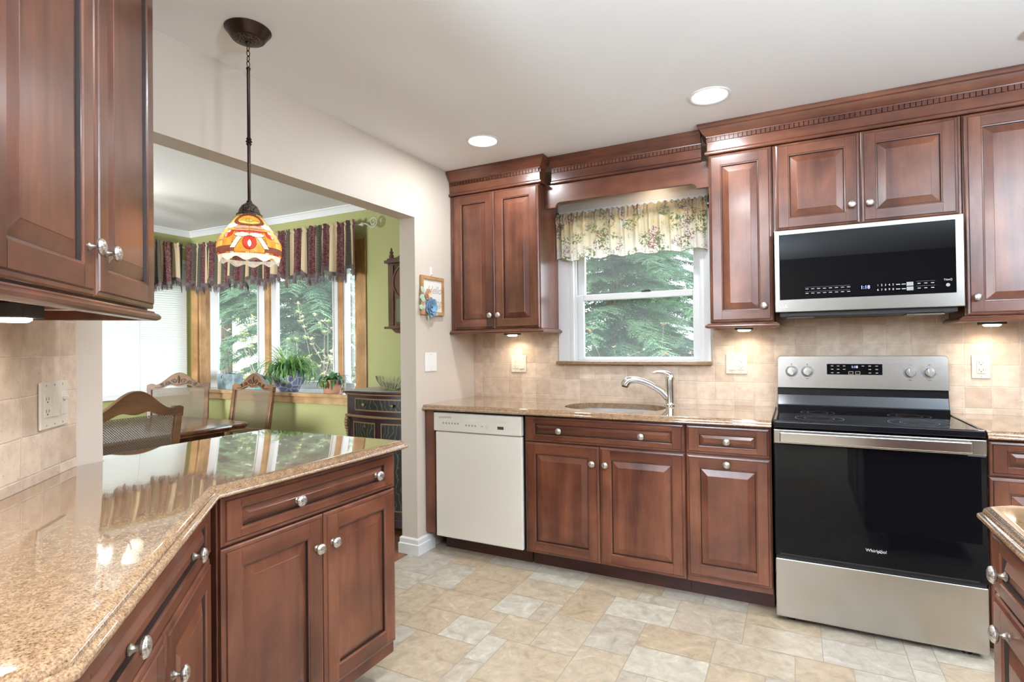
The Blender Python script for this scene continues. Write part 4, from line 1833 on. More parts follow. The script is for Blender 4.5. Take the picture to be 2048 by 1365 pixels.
# ------------------------------------------------------------------ sign
def make_sign():
    t = thing('wall_sign', 'small wood framed greeting sign with paper flowers on the wall end', 'sign', (WX + .003, 2.876, 1.59), PI / 2 + .0)
    w, h = .245, .245
    m = MB()
    for a in ((-w / 2, w / 2, h / 2 - .022, h / 2), (-w / 2, w / 2, -h / 2, -h / 2 + .022), (-w / 2, -w / 2 + .022, -h / 2 + .022, h / 2 - .022), (w / 2 - .022, w / 2, -h / 2 + .022, h / 2 - .022)):
        m.box(a[0], a[1], -.016, 0, a[2], a[3], mat_frame)
    m.build('frame', t, bevel=.002)
    m = MB()
    m.box(-w / 2 + .02, w / 2 - .02, -.008, -.002, -h / 2 + .02, h / 2 - .02, mat_board)
    m.build('board', t)
    text_mesh('Hello', .070, mat_ink, 'lettering', t, (.020, -.0085, .036), FACE_Y, shear=.35)
    text_mesh('Spring', .066, mat_ink, 'lettering', t, (.012, -.0085, -.042), FACE_Y, shear=.35)

    def flower(x, z, r, n, mt, lay, name, cup=.5):
        m = MB()
        for L in range(lay):
            for i in range(n):
                a = 2 * PI * (i + .5 * (L % 2)) / n
                rr = r * (1 - .26 * L)
                dx, dz = math.cos(a), math.sin(a)
                px, pz = -dz, dx
                rows = []
                for k in range(5):
                    f = k / 4
                    wd = rr * .55 * math.sin(PI * (.12 + .80 * f))
                    yy = -.017 - .004 * L - cup * rr * (f ** 1.6) * (.35 + .2 * L)
                    rows.append([(x + dx * rr * f - px * wd, yy - .004, z + dz * rr * f - pz * wd), (x + dx * rr * f, yy, z + dz * rr * f), (x + dx * rr * f + px * wd, yy - .004, z + dz * rr * f + pz * wd)])
                m.rings(rows, mt, False, False, closed=False)
        m.build(name, t, smooth=60, recalc=False)
    flower(-.035, -.075, .062, 7, mat_blue, 3, 'blue_paper_flower')
    flower(-.065, .005, .036, 6, mat_peach, 3, 'peach_paper_flower')
    for i, (x, z, a) in enumerate(((-.112, .028, 2.3), (-.118, -.012, 3.5), (-.125, -.078, 3.1), (-.105, -.03, 3.0), (-.05, -.128, 4.5), (.02, -.105, 5.6))):
        m = MB()
        rows = []
        for k in range(6):
            f = k / 5
            L = .05
            wd = .016 * math.sin(PI * (.08 + .9 * f))
            cx, cz = x + math.cos(a) * L * (f - .4), z + math.sin(a) * L * (f - .4)
            px, pz = -math.sin(a) * wd, math.cos(a) * wd
            rows.append([(cx - px, -.017, cz - pz), (cx, -.020, cz), (cx + px, -.017, cz + pz)])
        m.rings(rows, mat_sage, False, False, closed=False)
        m.build('paper_leaf', t, smooth=60, recalc=False)
    m = MB()
    m.tube([(-.035, -.02, -.075), (-.035, -.033, -.075)], [.010, .005], mat_navy, 10)
    m.build('flower_centre', t)
    h_ = thing('wall_hook', 'clear plastic adhesive hook above the small sign', 'hook', (WX + .0005, 2.872, 1.745), PI / 2)
    m = MB()
    m.box(-.009, .009, -.004, 0, -.028, .03, PLATEW)
    m.tube([(0, -.004, -.008), (0, -.015, -.022), (0, -.020, -.014)], .004, PLATEW, 8)
    m.build('hook_body', h_, bevel=.002)


mat_frame = wood('pine_frame', 'x', (.45, .23, .09), (.58, .33, .14), (.66, .42, .2), .5, .1)
mat_board = mat('sign_white', (.78, .75, .70), .7)
mat_ink = mat('sign_grey_ink', (.48, .39, .36), .7)
mat_blue = mat('blue_paper', (.22, .38, .55), .8)
mat_navy = mat('navy_centre', (.05, .08, .18), .8)
mat_peach = mat('peach_paper', (.80, .55, .36), .8)
mat_sage = mat('sage_paper', (.42, .58, .44), .8)
make_sign()


# ------------------------------------------------------------------ kitchen fabric valance
def make_cafe_valance():
    t = thing('fabric_valance', 'gathered floral cotton valance across the kitchen window', 'curtain', (0, 0, 0))
    x0, x1 = -1.392, -.448
    Y = 3.355
    m = MB()
    n = 220
    zs = [1.822, 1.86, 1.92, 1.98, 2.03, 2.062, 2.070, 2.080, 2.090, 2.098, 2.108, 2.125]
    rows = []
    for z in zs:
        l = []
        for i in range(n + 1):
            u = i / n
            x = x0 + u * (x1 - x0)
            amp = .012 if z < 2.06 else (.004 if z < 2.10 else .008)
            k = 1 - (z - 1.82) / .3
            y = Y + amp * math.sin(u * 2 * PI * 12 + 1.2 * math.sin(u * 9)) + .5 * amp * math.sin(u * 2 * PI * 31 + z * 8)
            if z > 2.066:
                y += .004 * math.sin(u * 2 * PI * 48)
            if 2.066 < z < 2.10:
                y -= .010
            zz = z + (.010 * math.sin(u * 2 * PI * 5.5 + .8) + .004 * math.sin(u * 31) if z < 1.85 else 0)
            if z > 2.12:
                zz += .007 * math.sin(u * 2 * PI * 26 + 2 * math.sin(u * 14))
            l.append((x, y, zz))
        rows.append(l)
    m.rings(rows, FLORAL, False, False, closed=False)
    o = m.build('valance_cloth', t, smooth=180, recalc=False)
    m = MB()
    m.tube([(p[0], p[1] - .001, p[2]) for p in rows[0]], .0016, mat_hem, 5)
    m.build('hem', t, smooth=180)
    m = MB()
    m.tube([(x0 - .001, Y + .012, 2.084), (x1 + .02, Y + .012, 2.084)], .006, WHITE, 10)
    m.build('curtain_rod', t)


mat_hem = mat('olive_hem', (.20, .17, .10), .9)
make_cafe_valance()


# ------------------------------------------------------------------ dining valances
def striped_valance(label, p0, p1, nrm, ztop, zlow, seed, finial=False, depth=.0):
    """gathered striped cloth from p0 to p1 (plan), nrm points into the room"""
    t = thing('window_valance', label, 'curtain')
    rnd = random.Random(seed)
    P0, P1, N = Vector(p0), Vector(p1), Vector(nrm)
    L = (P1 - P0).length
    D_ = (P1 - P0).normalized()
    n = int(L * 150)
    seq = []
    stripes = [(BURG, .085), (DARKC, .022), (TANC, .050), (DARKC, .030), (BURG, .075), (TANC, .016), (DARKC, .03), (TANC, .035)]
    k = 0
    pos = 0
    bounds = []
    i = seed
    while pos < L:
        mt, w = stripes[i % len(stripes)]
        w *= rnd.uniform(.75, 1.25)
        bounds.append((pos, pos + w, mt))
        pos += w
        i += 1

    def M(s):
        for a, b, mt in bounds:
            if a <= s < b:
                return mt
        return BURG
    zs = [0, .05, .2, .4, .6, .75, .85, .90, .93, .96, 1.0]
    rows = []
    for f in zs:
        l = []
        for i in range(n + 1):
            s = i / n * L
            amp = .026 * (1.15 - .6 * f)
            off = amp * math.sin(s * 2 * PI / .085 + 1.3 * math.sin(s * 7 + seed)) + .006 * math.sin(s * 2 * PI / .031)
            if f > .84:
                off += .006 * math.sin(s * 2 * PI / .022)
            if f == .93:
                off -= .008
            lowz = zlow + .028 * math.sin(s * 2 * PI / .29 + seed) + .014 * math.sin(s * 2 * PI / .13 + 2)
            z = lowz + (ztop - lowz) * f
            if f == 1.0:
                z += .008 * math.sin(s * 2 * PI / .05 + math.sin(s * 23))
            p = P0 + D_ * s + N * (off + .02)
            l.append((p.x, p.y, z))
        rows.append(l)
    m = MB()
    nn = n + 1
    for r in rows:
        m.v += r
    for j in range(len(rows) - 1):
        for i in range(n):
            m.f.append((j * nn + i, j * nn + i + 1, (j + 1) * nn + i + 1, (j + 1) * nn + i))
            m.m.append(m.mi(M((i + .5) / n * L)))
    m.build('valance_cloth', t, smooth=180, recalc=False)
    m = MB()
    lo = rows[0]
    top = [(p[0] + N.x * .003, p[1] + N.y * .003, p[2] + .022) for p in lo]
    bot = [(p[0] + N.x * .003, p[1] + N.y * .003, p[2] - .008) for p in lo]
    m.rings([bot, top], FRINGE, False, False, closed=False)
    for i in range(n):
        for q in (0, .33, .66):
            a = Vector(bot[i]).lerp(Vector(bot[i + 1]), q)
            d = D_ * .0019
            h = .045 + rnd.uniform(-.010, .010)
            sw = D_ * rnd.uniform(-.004, .004)
            m.face([a - Vector((d.x, d.y, 0)), a + Vector((d.x, d.y, 0)), a + Vector((d.x + sw.x, d.y + sw.y, -h)), a + Vector((-d.x + sw.x, -d.y + sw.y, -h))], FRINGE)
    m.build('fringe', t, recalc=False)
    m = MB()
    a = P0 - D_ * .0
    b = P1 + D_ * .03
    m.tube([(a.x - N.x * .02, a.y - N.y * .02, ztop - .030), (b.x - N.x * .02, b.y - N.y * .02, ztop - .030)], .008, mat_rod, 10)
    m.tube([(a.x - N.x * .02, a.y - N.y * .02, ztop - .030), (a.x - N.x * .09, a.y - N.y * .09, ztop - .030)], .006, mat_rod, 8)
    if finial:
        yb = b.y + .02
        cx_, cz_ = b.x + .115, ztop - .022
        pts = []
        for i in range(30):
            a_ = math.radians(-140 + 560 * i / 29)
            r_ = .046 - .034 * i / 29
            pts.append((cx_ + r_ * math.cos(a_), yb, cz_ + r_ * math.sin(a_)))
        m.tube([(b.x, yb, ztop - .030), (b.x + .03, yb, ztop - .026), (b.x + .055, yb, ztop - .036)] + pts, .0055, mat_rod, 8)
        m.sphere((b.x + .004, b.y + .02, ztop - .030), .016, mat_rod, 12, 8)
    m.build('curtain_rod', t, smooth=60)
    return t


mat_rod = mat('antique_white_iron', (.62, .60, .52), .45)
striped_valance('fringed burgundy and tan striped valance across the bay window', (-5.20, 3.30), (-3.065, 3.30), (0, -1), 2.272, 1.872, 0, True)
striped_valance('fringed burgundy and tan striped valance above the blind', (-5.25, 1.5), (-5.25, 3.26), (1, 0), 2.285, 1.895, 3)


# ------------------------------------------------------------------ dining furniture
def lattice(mb, quad, sp, wd, mt):
    """diagonal woven strips clipped to a rectangle (x0,x1,z0,z1) on plane y(z)"""
    x0, x1, z0, z1, yf = quad
    W, H = x1 - x0, z1 - z0
    for sgn in (1, -1):
        k = -H
        while k < W:
            pts = []
            # line x = x0 + k + (z - z0) (or mirrored)
            a, b = max(0, -k), min(H, W - k)
            if b > a:
                for z in (a, b):
                    x = k + z
                    X = x0 + x if sgn > 0 else x1 - x
                    pts.append((X, z0 + z))
                (xa, za), (xb, zb) = pts
                d = Vector((xb - xa, zb - za)).normalized()
                nx, nz = -d.y * wd, d.x * wd
                o = .0008 * sgn
                mb.face([(xa + nx, yf(za) + o, za + nz), (xa - nx, yf(za) + o, za - nz), (xb - nx, yf(zb) + o, zb - nz), (xb + nx, yf(zb) + o, zb + nz)], mt)
            k += sp
    return mb


def make_chair(label, loc, rot):
    t = thing('dining_chair', label, 'chair', loc, rot, 'cane backed dining chairs')
    hw_ = .245

    def by(z):
        return .215 + max(0, z - .45) * .16

    def crest_top(x):
        a = abs(x) / hw_
        if a < .75:
            return .955 + .105 * (.5 + .5 * math.cos(PI * a / .75)) ** .9
        return .955 + .012 * math.sin((a - .75) / .25 * PI)

    def crest_bot(x):
        a = abs(x) / (hw_ - .035)
        return .905 + .040 * math.cos(min(1, a) * PI / 2) ** .8 - .008 * math.cos(a * PI * 3)
    m = MB()
    N = 32
    fr, bk = [], []
    top = [(-hw_ + 2 * hw_ * i / N) for i in range(N + 1)]
    outline = [(x, crest_top(x)) for x in top] + [(x, crest_bot(x)) for x in reversed(top)]
    m.rings([[(x, by(z) - .016, z) for x, z in outline], [(x, by(z) + .016, z) for x, z in outline]], CHAIRW, False, False)
    for i in range(N):
        a, b = top[i], top[i + 1]
        for o, s in ((-.016, 1), (.016, -1)):
            m.face([(a, by(crest_bot(a)) + o, crest_bot(a)), (b, by(crest_bot(b)) + o, crest_bot(b)), (b, by(crest_top(b)) + o, crest_top(b)), (a, by(crest_top(a)) + o, crest_top(a))], CHAIRW)
    m.build('crest_rail', t, bevel=.006, seg=2, smooth=50)
    m = MB()
    for s in (-1, 1):
        for (cx, cz, r, tw, st) in ((.035, .985, .022, 1.3, 0), (.085, .968, .018, -1.4, 1), (.13, .955, .014, 1.4, 0)):
            pts = []
            for i in range(18):
                a = tw * 2 * PI * i / 17 * .9 + (PI if st else 0)
                rr = r * (1 - .75 * i / 17)
                x = s * (cx + rr * math.cos(a))
                z = cz + rr * math.sin(a)
                pts.append((x, by(z) - .018, z))
            m.tube(pts, .0038, CARVE, 6)
    m.tube([(0, by(.965) - .018, .965), (0, by(1.0) - .020, 1.0), (0, by(1.035) - .018, 1.035)], [.004, .012, .003], CARVE, 8)
    pts = [(x, by(crest_bot(x) + .018) - .017, crest_bot(x) + .014) for x in top[4:-4]]
    m.tube(pts, .0035, CARVE, 6)
    m.build('carving', t, smooth=60)
    for s in (-1, 1):
        m = MB()
        pts = [(s * (hw_ - .02 - .012), .20, .0), (s * (hw_ - .02 - .006), .205, .25), (s * (hw_ - .025), by(.46), .46), (s * (hw_ - .022), by(.7), .70), (s * (hw_ - .020), by(.93), .93)]
        lo = []
        for (x, y, z), (a, b) in zip(pts, ((.016, .018), (.019, .022), (.021, .022), (.019, .017), (.018, .016))):
            lo.append([(x - a, y - b, z), (x + a, y - b, z), (x + a, y + b, z), (x - a, y + b, z)])
        m.rings(lo, CHAIRW)
        m.build('back_post', t, bevel=.006, seg=2, smooth=50)
    m = MB()
    m.rings([[(-hw_ + .03, by(z) - .014, z), (hw_ - .03, by(z) - .014, z), (hw_ - .03, by(z) + .014, z), (-hw_ + .03, by(z) + .014, z)] for z in (.560, .605)], CHAIRW)
    m.build('lower_rail', t, bevel=.004)
    m = MB()
    lattice(m, (-hw_ + .038, hw_ - .038, .60, .925, lambda z: by(z)), .0125, .0022, CANE)
    o = m.build('cane_panel', t, recalc=False)
    m = MB()
    m.extrude([(-.25, -.24), (.25, -.24), (.225, .215), (-.225, .215)], .39, .435, CHAIRW)
    m.build('seat_frame', t, bevel=.006)
    m = MB()
    m.extrude([(-.24, -.23), (.24, -.23), (.215, .19), (-.215, .19)], .436, .49, CREAM)
    m.build('seat_cushion', t, bevel=.02, seg=3)
    for s in (-1, 1):
        m = MB()
        m.tube([(s * .22, -.21, .40), (s * .232, -.222, .30), (s * .222, -.212, .12), (s * .212, -.205, .03), (s * .218, -.215, 0)], [.030, .026, .017, .014, .018], CHAIRW, 10)
        m.build('front_leg', t, smooth=60)
    return t


c1 = make_chair('cane back dining chair nearest the counter, its plain back turned to the kitchen', (-3.28, 1.60, 0), PI / 2 * -1)
c2 = copy_tree(c1)
c2.location = (-4.73, 2.83, 0)
c2.rotation_euler = (0, 0, math.radians(47))
c2['label'] = 'cane back dining chair in the corner beside the blind'
c3 = copy_tree(c1)
c3.location = (-4.08, 2.85, 0)
c3.rotation_euler = (0, 0, math.radians(2))
c3['label'] = 'cane back dining chair in front of the bay window planter'

t = thing('dining_table', 'polished walnut dining table with shaped corners', 'table', (-3.98, 1.78, 0))
m = MB()
hx, hy = .52, .90
q = []
for sx, sy in ((1, 1), (-1, 1), (-1, -1), (1, -1)):
    pts = [(hx, hy - .20), (hx - .035, hy - .16), (hx - .03, hy - .12), (hx - .02, hy - .06), (hx - .06, hy - .015), (hx - .12, hy - .0), (hx - .18, hy - .012), (hx - .22, hy + .012)]
    if sx * sy < 0:
        pts = pts[::-1]
    q += [(sx * x, sy * y) for x, y in pts]
loops = []
for ins, z in ((.03, .695), (.012, .70), (.012, .712), (.0, .720), (.0, .730), (.008, .738), (.018, .740)):
    loops.append([(p[0] * (1 - ins / hx), p[1] * (1 - ins / hy), z) for p in q])
m.rings(loops, TABLEW)
m.build('tabletop', t, smooth=30)
m = MB()
for sx in (-1, 1):
    m.box(sx * .40 - .012, sx * .40 + .012, -.72, .72, .615, .694, TABLEW)
for sy in (-1, 1):
    m.box(-.40, .40, sy * .72 - .012, sy * .72 + .012, .615, .694, TABLEW)
m.build('apron', t)
for sy in (-.42, .42):
    m = MB()
    m.lathe([(.10, .694), (.10, .66), (.05, .62), (.045, .58), (.085, .48), (.095, .40), (.06, .30), (.05, .24), (.09, .20), (.09, .14), (.04, .12)], TABLEW, 24, (0, sy, 0))
    m.build('pedestal', t, smooth=40)
    m = MB()
    for sx in (-1, 1):
        m.tube([(sx * .05, sy, .17), (sx * .18, sy, .16), (sx * .30, sy, .09), (sx * .36, sy, .025), (sx * .40, sy, .025)], [.045, .042, .035, .025, .02], TABLEW, 10)
    m.build('foot', t, smooth=60)


# dark painted chest
def make_chest():
    t = thing('painted_chest', 'dark plum painted chest with gilt trim in the dining room corner', 'chest', (-2.605, 3.03, 0))
    hw_ = .335

    def bow(x):
        return -.05 * math.cos(x / hw_ * PI / 2) + .015

    def bowed(z0, z1, out, mt, name, w=hw_, bev=0, parent=t):
        m = MB()
        n = 20
        pl = [(-w + 2 * w * i / n, bow(-hw_ + 2 * hw_ * i / n) - out) for i in range(n + 1)]
        pl += [(w, .36), (-w, .36)]
        m.extrude(pl, z0, z1, mt)
        return m.build(name, parent, smooth=30, bevel=bev)
    bowed(.08, .925, 0, PLUM, 'chest_body')
    bowed(.926, .938, .012, GILT, 'top_edge_trim', hw_ + .012, .003)
    bowed(.9385, .955, .022, PLUM, 'chest_top', hw_ + .022, .005)
    bowed(.765, .783, .016, GILT, 'waist_moulding', hw_ + .012, .005)
    bowed(.02, .079, .012, PLUM, 'plinth', hw_ + .01, .004)
    for sx in (-1, 1):
        for yy in (.0, .33):
            m = MB()
            m.lathe([(.03, 0), (.035, .01), (.025, .02)], PLUM, 14, (sx * .28, yy, 0))
            m.build('bun_foot', t, smooth=40)

    def panel(x0, x1, z0, z1, name):
        m = MB()
        n = 8
        g = .012

        def strip(xa, xb, za, zb, out, mt):
            k = max(1, int((xb - xa) / .03))
            fr = [[(xa + (xb - xa) * i / k, bow(xa + (xb - xa) * i / k) - out, z) for i in range(k + 1)] for z in (za, zb)]
            m.rings(fr, mt, False, False, closed=False)
        strip(x0, x1, z0, z1, .002, GREENPNL)
        for o, w_ in ((.006, .009),):
            strip(x0, x1, z0, z0 + w_, o, GILT)
            strip(x0, x1, z1 - w_, z1, o, GILT)
            strip(x0, x0 + w_, z0, z1, o, GILT)
            strip(x1 - w_, x1, z0, z1, o, GILT)
        return m.build(name, t, recalc=False)
    d = panel(-.235, .235, .815, .905, 'drawer')
    for sx in (-.13, .13):
        m = MB()
        m.lathe([(.006, 0), (.006, -.012), (.012, -.016), (.012, -.022), (.003, -.026)], GILT, 14, (sx, bow(sx) - .002, .86), 'y')
        m.build('drawer_pull', d, smooth=40)
    for a, b in ((-.255, -.025), (.025, .255)):
        panel(a, b, .13, .735, 'door')
    for sx in (-1, 1):
        m = MB()
        for i in range(7):
            m.sphere((sx * (hw_ - .012), -.006 - .006 * math.sin(i), .75 - i * .022), .017 - .0012 * i, GILT, 10, 6, (1, .8, .9))
        m.build('corner_ornament', t, smooth=60)
    return t


make_chest()
m = MB()
rr = []
for i in range(61):
    u = i / 60
    x = -.30 + .6 * u
    rr.append(x)
m.box(-.335, .335, -.045, .30, 0, .002, LACE)
for i in range(28):
    x = -.325 + i * .024
    m.lathe([(.012, 0), (.012, .0018)], LACE, 10, (x, -.045, 0))
o = m.build('lace_runner', loc=(-2.605, 3.045, .9555))
tag(o, 'thin lace runner on top of the dark chest', 'runner')

m = MB()
pr = [(.045, 0), (.05, .003), (.075, .03), (.098, .065), (.106, .098), (.103, .098), (.094, .066), (.071, .034), (.045, .010), (.002, .009)]
loops = []
N = 48
for r, z in pr:
    l = []
    for j in range(N):
        a = 2 * PI * j / N
        k = 1 + (.035 if j % 2 else -.02) * (1 if z > .005 else 0)
        zz = z + (.006 * math.cos(a * 8) if z > .09 else 0)
        l.append((r * k * math.cos(a), r * k * math.sin(a), zz))
    loops.append(l)
m.rings(loops, CRYSTAL)
o = m.build('crystal_bowl', loc=(-2.625, 3.16, .9585), smooth=20)
tag(o, 'cut crystal bowl on the dark chest', 'bowl')


def make_clock():
    t = thing('wall_clock', 'dark carved wooden wall clock on the green wall above the chest', 'clock', (-2.545, WY - .0015, 1.30))
    m = MB()
    m.box(-.197, .197, -.13, 0, .12, .60, CLOCKW)
    m.build('clock_case', t, bevel=.004)
    m = MB()
    m.box(-.205, .205, -.165, 0, .598, .622, CLOCKW)
    m.box(-.19, .19, -.15, 0, .622, .636, CLOCKW)
    m.build('cornice', t, bevel=.004)
    m = MB()
    pts = [(-.15, .636), (-.10, .650), (-.06, .668), (-.045, .700), (0, .715), (.045, .700), (.06, .668), (.10, .650), (.15, .636)]
    m.extrude(pts, -.13, -.105, CLOCKW, 'y')
    m.build('pediment', t, bevel=.003)
    for sx in (-1, 1):
        m = MB()
        m.lathe([(.018, .636), (.018, .665), (.010, .672), (.017, .685), (.006, .700), (.009, .706), (.002, .722)], CLOCKW, 14, (sx * .172, -.115, 0))
        m.build('finial', t, smooth=50)
    m = MB()
    m.box(-.205, .205, -.17, 0, .105, .122, CLOCKW)
    m.extrude([(-.17, .105), (.17, .105), (.13, .075), (.09, .07), (.05, .035), (0, .02), (-.05, .035), (-.09, .07), (-.13, .075)], -.13, -.01, CLOCKW, 'y')
    m.build('base_shelf', t, bevel=.004)
    m = MB()
    for a in ((-.18, -.135, .13, .585), (.135, .18, .13, .585), (-.115, .115, .13, .155)):
        m.box(a[0], a[1], -.143, -.131, a[2], a[3], CLOCKW)
    dr = m.build('door', t, bevel=.003)
    m = MB()
    m.lathe([(.142, 0), (.142, -.012), (.130, -.014), (.128, -.004)], CLOCKW, 44, (0, -.132, .455), 'y')
    m.build('dial_bezel', dr, smooth=40)
    m = MB()
    m.lathe([(.128, 0), (.128, -.003), (.001, -.003)], DIAL, 44, (0, -.131, .455), 'y')
    m.lathe([(.112, -.0032), (.104, -.0034)], BRASS, 44, (0, -.131, .455), 'y', False, False)
    dl = m.build('dial', t)
    m = MB()
    for i in range(12):
        a = PI * i / 6
        c_, s_ = math.cos(a), math.sin(a)
        m.obox((.090 * c_, -.1353, .455 + .090 * s_), (.009 * c_, 0, .009 * s_), (0, .0004, 0), (-.002 * s_, 0, .002 * c_), SLOT)
    m.obox((-.025, -.136, .47), (.028, 0, -.016), (0, .0004, 0), (.002, 0, .003), SLOT)
    m.obox((.01, -.1365, .492), (.01, 0, .038), (0, .0004, 0), (.002, 0, -.0005), SLOT)
    m.build('hands_and_markers', dl)
    m = MB()
    m.box(-.114, .114, -.1345, -.1305, .156, .33, mat_clockglass)
    m.build('lower_glass', dr)
    m = MB()
    m.lathe([(.040, 0), (.044, -.004), (.030, -.006), (.002, -.007)], BRASS, 28, (0, -.1362, .22), 'y')
    m.box(-.003, .003, -.1372, -.1352, .25, .33, BRASS)
    m.build('pendulum', t, smooth=40)
    for sx in (-1, 1):
        m = MB()
        for i in range(4):
            m.sphere((sx * (.176 + .010 * math.sin(i * 1.4)), -.10, .585 - .024 * i), .014 - .0015 * i, GILT, 10, 6)
        m.build('corbel', t, smooth=60)


mat_clockglass = mat('clock_lower_glass', (.18, .19, .12), .08, coat=.5)
make_clock()

# chandelier above the dining table (its lit shades mirror in the granite)
t = thing('chandelier', 'dining room chandelier whose lit glass shades mirror in the left granite counter', 'lamp', (-4.18, 2.12, CEIL))
m = MB()
m.lathe([(.06, -.0005), (.06, -.01), (.03, -.025), (.006, -.03)], BRONZE, 24)
m.lathe([(.006, -.03), (.006, -.30), (.03, -.33), (.02, -.36), (.035, -.40), (.008, -.45)], BRONZE, 18)
m.build('stem', t, smooth=50)
for i in range(5):
    a = 2 * PI * i / 5 + .35
    c_, s_ = math.cos(a), math.sin(a)
    m = MB()
    m.tube([(.02 * c_, .02 * s_, -.38), (.10 * c_, .10 * s_, -.43), (.18 * c_, .18 * s_, -.40), (.20 * c_, .20 * s_, -.355)], .006, BRONZE, 8)
    ar = m.build('arm', t, smooth=60)
    m = MB()
    m.lathe([(.025, -.35), (.045, -.33), (.054, -.27), (.052, -.27), (.042, -.325), (.02, -.345)], FROST, 24, (.20 * c_, .20 * s_, 0))
    m.build('glass_shade', ar, smooth=50)
lamp('chandelier_light', (-4.18, 2.12, CEIL - .30), 1.5, .03, (1, .96, .90), 'POINT')
lamp('dining_fill_light', (-3.3, -.75, 1.15), 27, .9, (.95, 1, 1.04), rot=(PI / 2, 0, .33), spread=80)  # added unseen fill aimed at the dining back wall, no lamp there
lamp('dining_fill_uplight', (-3.5, -.3, 1.1), 16, .5, (.93, 1, 1.06), rot=(PI, 0, 0))  # added unseen uplight to lift the dining ceiling, no fixture


# ------------------------------------------------------------------ plants on the bay deck
def strap_leaf(mb, base, az, length, up, width, mt, droop=1.0, n=9, curl=0):
    p = Vector(base)
    el = up
    pts = []
    dl = length / n
    a = az
    for i in range(n + 1):
        pts.append((p.copy(), a))
        p = p + Vector((math.cos(a) * math.cos(el), math.sin(a) * math.cos(el), math.sin(el))) * dl
        el -= droop * (1.2 + i * .25) * dl / length * 1.6
        a += curl
    rows = []
    for i, (q, a) in enumerate(pts):
        f = i / n
        w = width * (1 - f ** 2.2) * (.6 + .4 * min(1, f * 4)) + .0006
        s = Vector((-math.sin(a), math.cos(a), 0)) * w
        rows.append([q - s, q + Vector((0, 0, -.25 * w)), q + s])
    mb.rings(rows, mt, False, False, closed=False)


DECK = .8805
t = thing('potted_plant', 'large spider plant spilling over a blue glazed pot in the bay window', 'plant', (-4.075, 3.50, DECK))
m = MB()
m.lathe([(.075, 0), (.085, .006), (.12, .05), (.142, .11), (.14, .155), (.125, .18), (.132, .19), (.122, .192), (.115, .175), (.10, .165), (.002, .165)], BLUEPOT, 36)
m.build('pot', t, smooth=50)
m = MB()
m.lathe([(.114, .166), (.06, .176), (.002, .178)], SOIL, 20)
m.build('soil', t)
m = MB()
rnd = random.Random(5)
for i in range(290):
    az = rnd.uniform(0, 2 * PI)
    r = rnd.uniform(.0, .09)
    L = rnd.uniform(.20, .40)
    strap_leaf(m, (r * math.cos(az), r * math.sin(az), .17), az + rnd.uniform(-.4, .4), L, rnd.uniform(.5, 1.57), rnd.uniform(.006, .0095), LEAF_G if rnd.random() < .88 else LEAF_D, rnd.uniform(.45, 1.9), curl=rnd.uniform(-.05, .05))
for v_i, v_ in enumerate(m.v):
    x, y, z = v_
    if y > .23:
        y = .23
    if z < .01:
        z = .01 + .002 * (v_i % 3)
    m.v[v_i] = (x, y, z)
m.build('leaves', t, smooth=180, recalc=False)

t = thing('potted_plant', 'small leafy plant in a terracotta pot at the right of the bay window', 'plant', (-3.53, 3.475, DECK))
m = MB()
m.lathe([(.062, 0), (.066, .004), (.082, .085), (.088, .086), (.093, .118), (.084, .118), (.078, .10), (.002, .10)], TERRA, 32)
m.build('pot', t, smooth=40)
m = MB()
rnd = random.Random(9)
for i in range(85):
    az = rnd.uniform(0, 2 * PI)
    r = rnd.uniform(0, .05)
    strap_leaf(m, (r * math.cos(az), r * math.sin(az), .10), az, rnd.uniform(.10, .19), rnd.uniform(.4, 1.5), rnd.uniform(.012, .018), rnd.choice((LEAF_D, LEAF_D, LEAF_G, LEAF_V)), rnd.uniform(.8, 2.2), n=7)
for i in range(6):
    az = -1.5 + rnd.uniform(-.4, .4)
    strap_leaf(m, (.05 * math.cos(az), .05 * math.sin(az), .10), az, .2, .5, .012, LEAF_G, 2.6, n=8)
for k_, (x, y, z) in enumerate(m.v):
    m.v[k_] = (x, min(y, .16), max(z, .012))
m.build('leaves', t, smooth=180, recalc=False)

t = thing('potted_plant', 'grey zinc planter box with a leggy orchid at the left of the bay window', 'plant', (-4.85, 3.465, DECK))
m = MB()
a_ = math.radians(8)
lo = []
for w_, d_, z in ((.118, .045, 0), (.128, .050, .15), (.122, .045, .15), (.120, .043, .135)):
    lo.append([(-w_, -d_, z), (w_, -d_, z), (w_, d_, z), (-w_, d_, z)])
m.rings(lo, ZINC)
m.build('planter_box', t, bevel=.002)
m = MB()
for i, (az, L, up) in enumerate(((0.2, .13, .7), (2.8, .12, .9), (1.3, .10, 1.3), (4.0, .11, .6))):
    strap_leaf(m, (-.01, 0, .135), az, L, up, .024, LEAF_D, 1.0, n=7)
m.build('orchid_leaves', t, smooth=180, recalc=False)
m = MB()
m.tube([(-.02, 0, .13), (-.02, 0, .32)], .003, BARK, 6)
m.build('stake', t)
m = MB()
m.tube([(.02, 0, .13), (.02, 0, .30)], .003, BARK, 6)
m.build('stake', t)
m = MB()
m.tube([(.02, 0, .14), (.025, 0, .25), (.04, 0, .275), (.06, 0, .28), (.085, 0, .275)], .0025, LEAF_D, 6)
m.build('flower_stem', t)

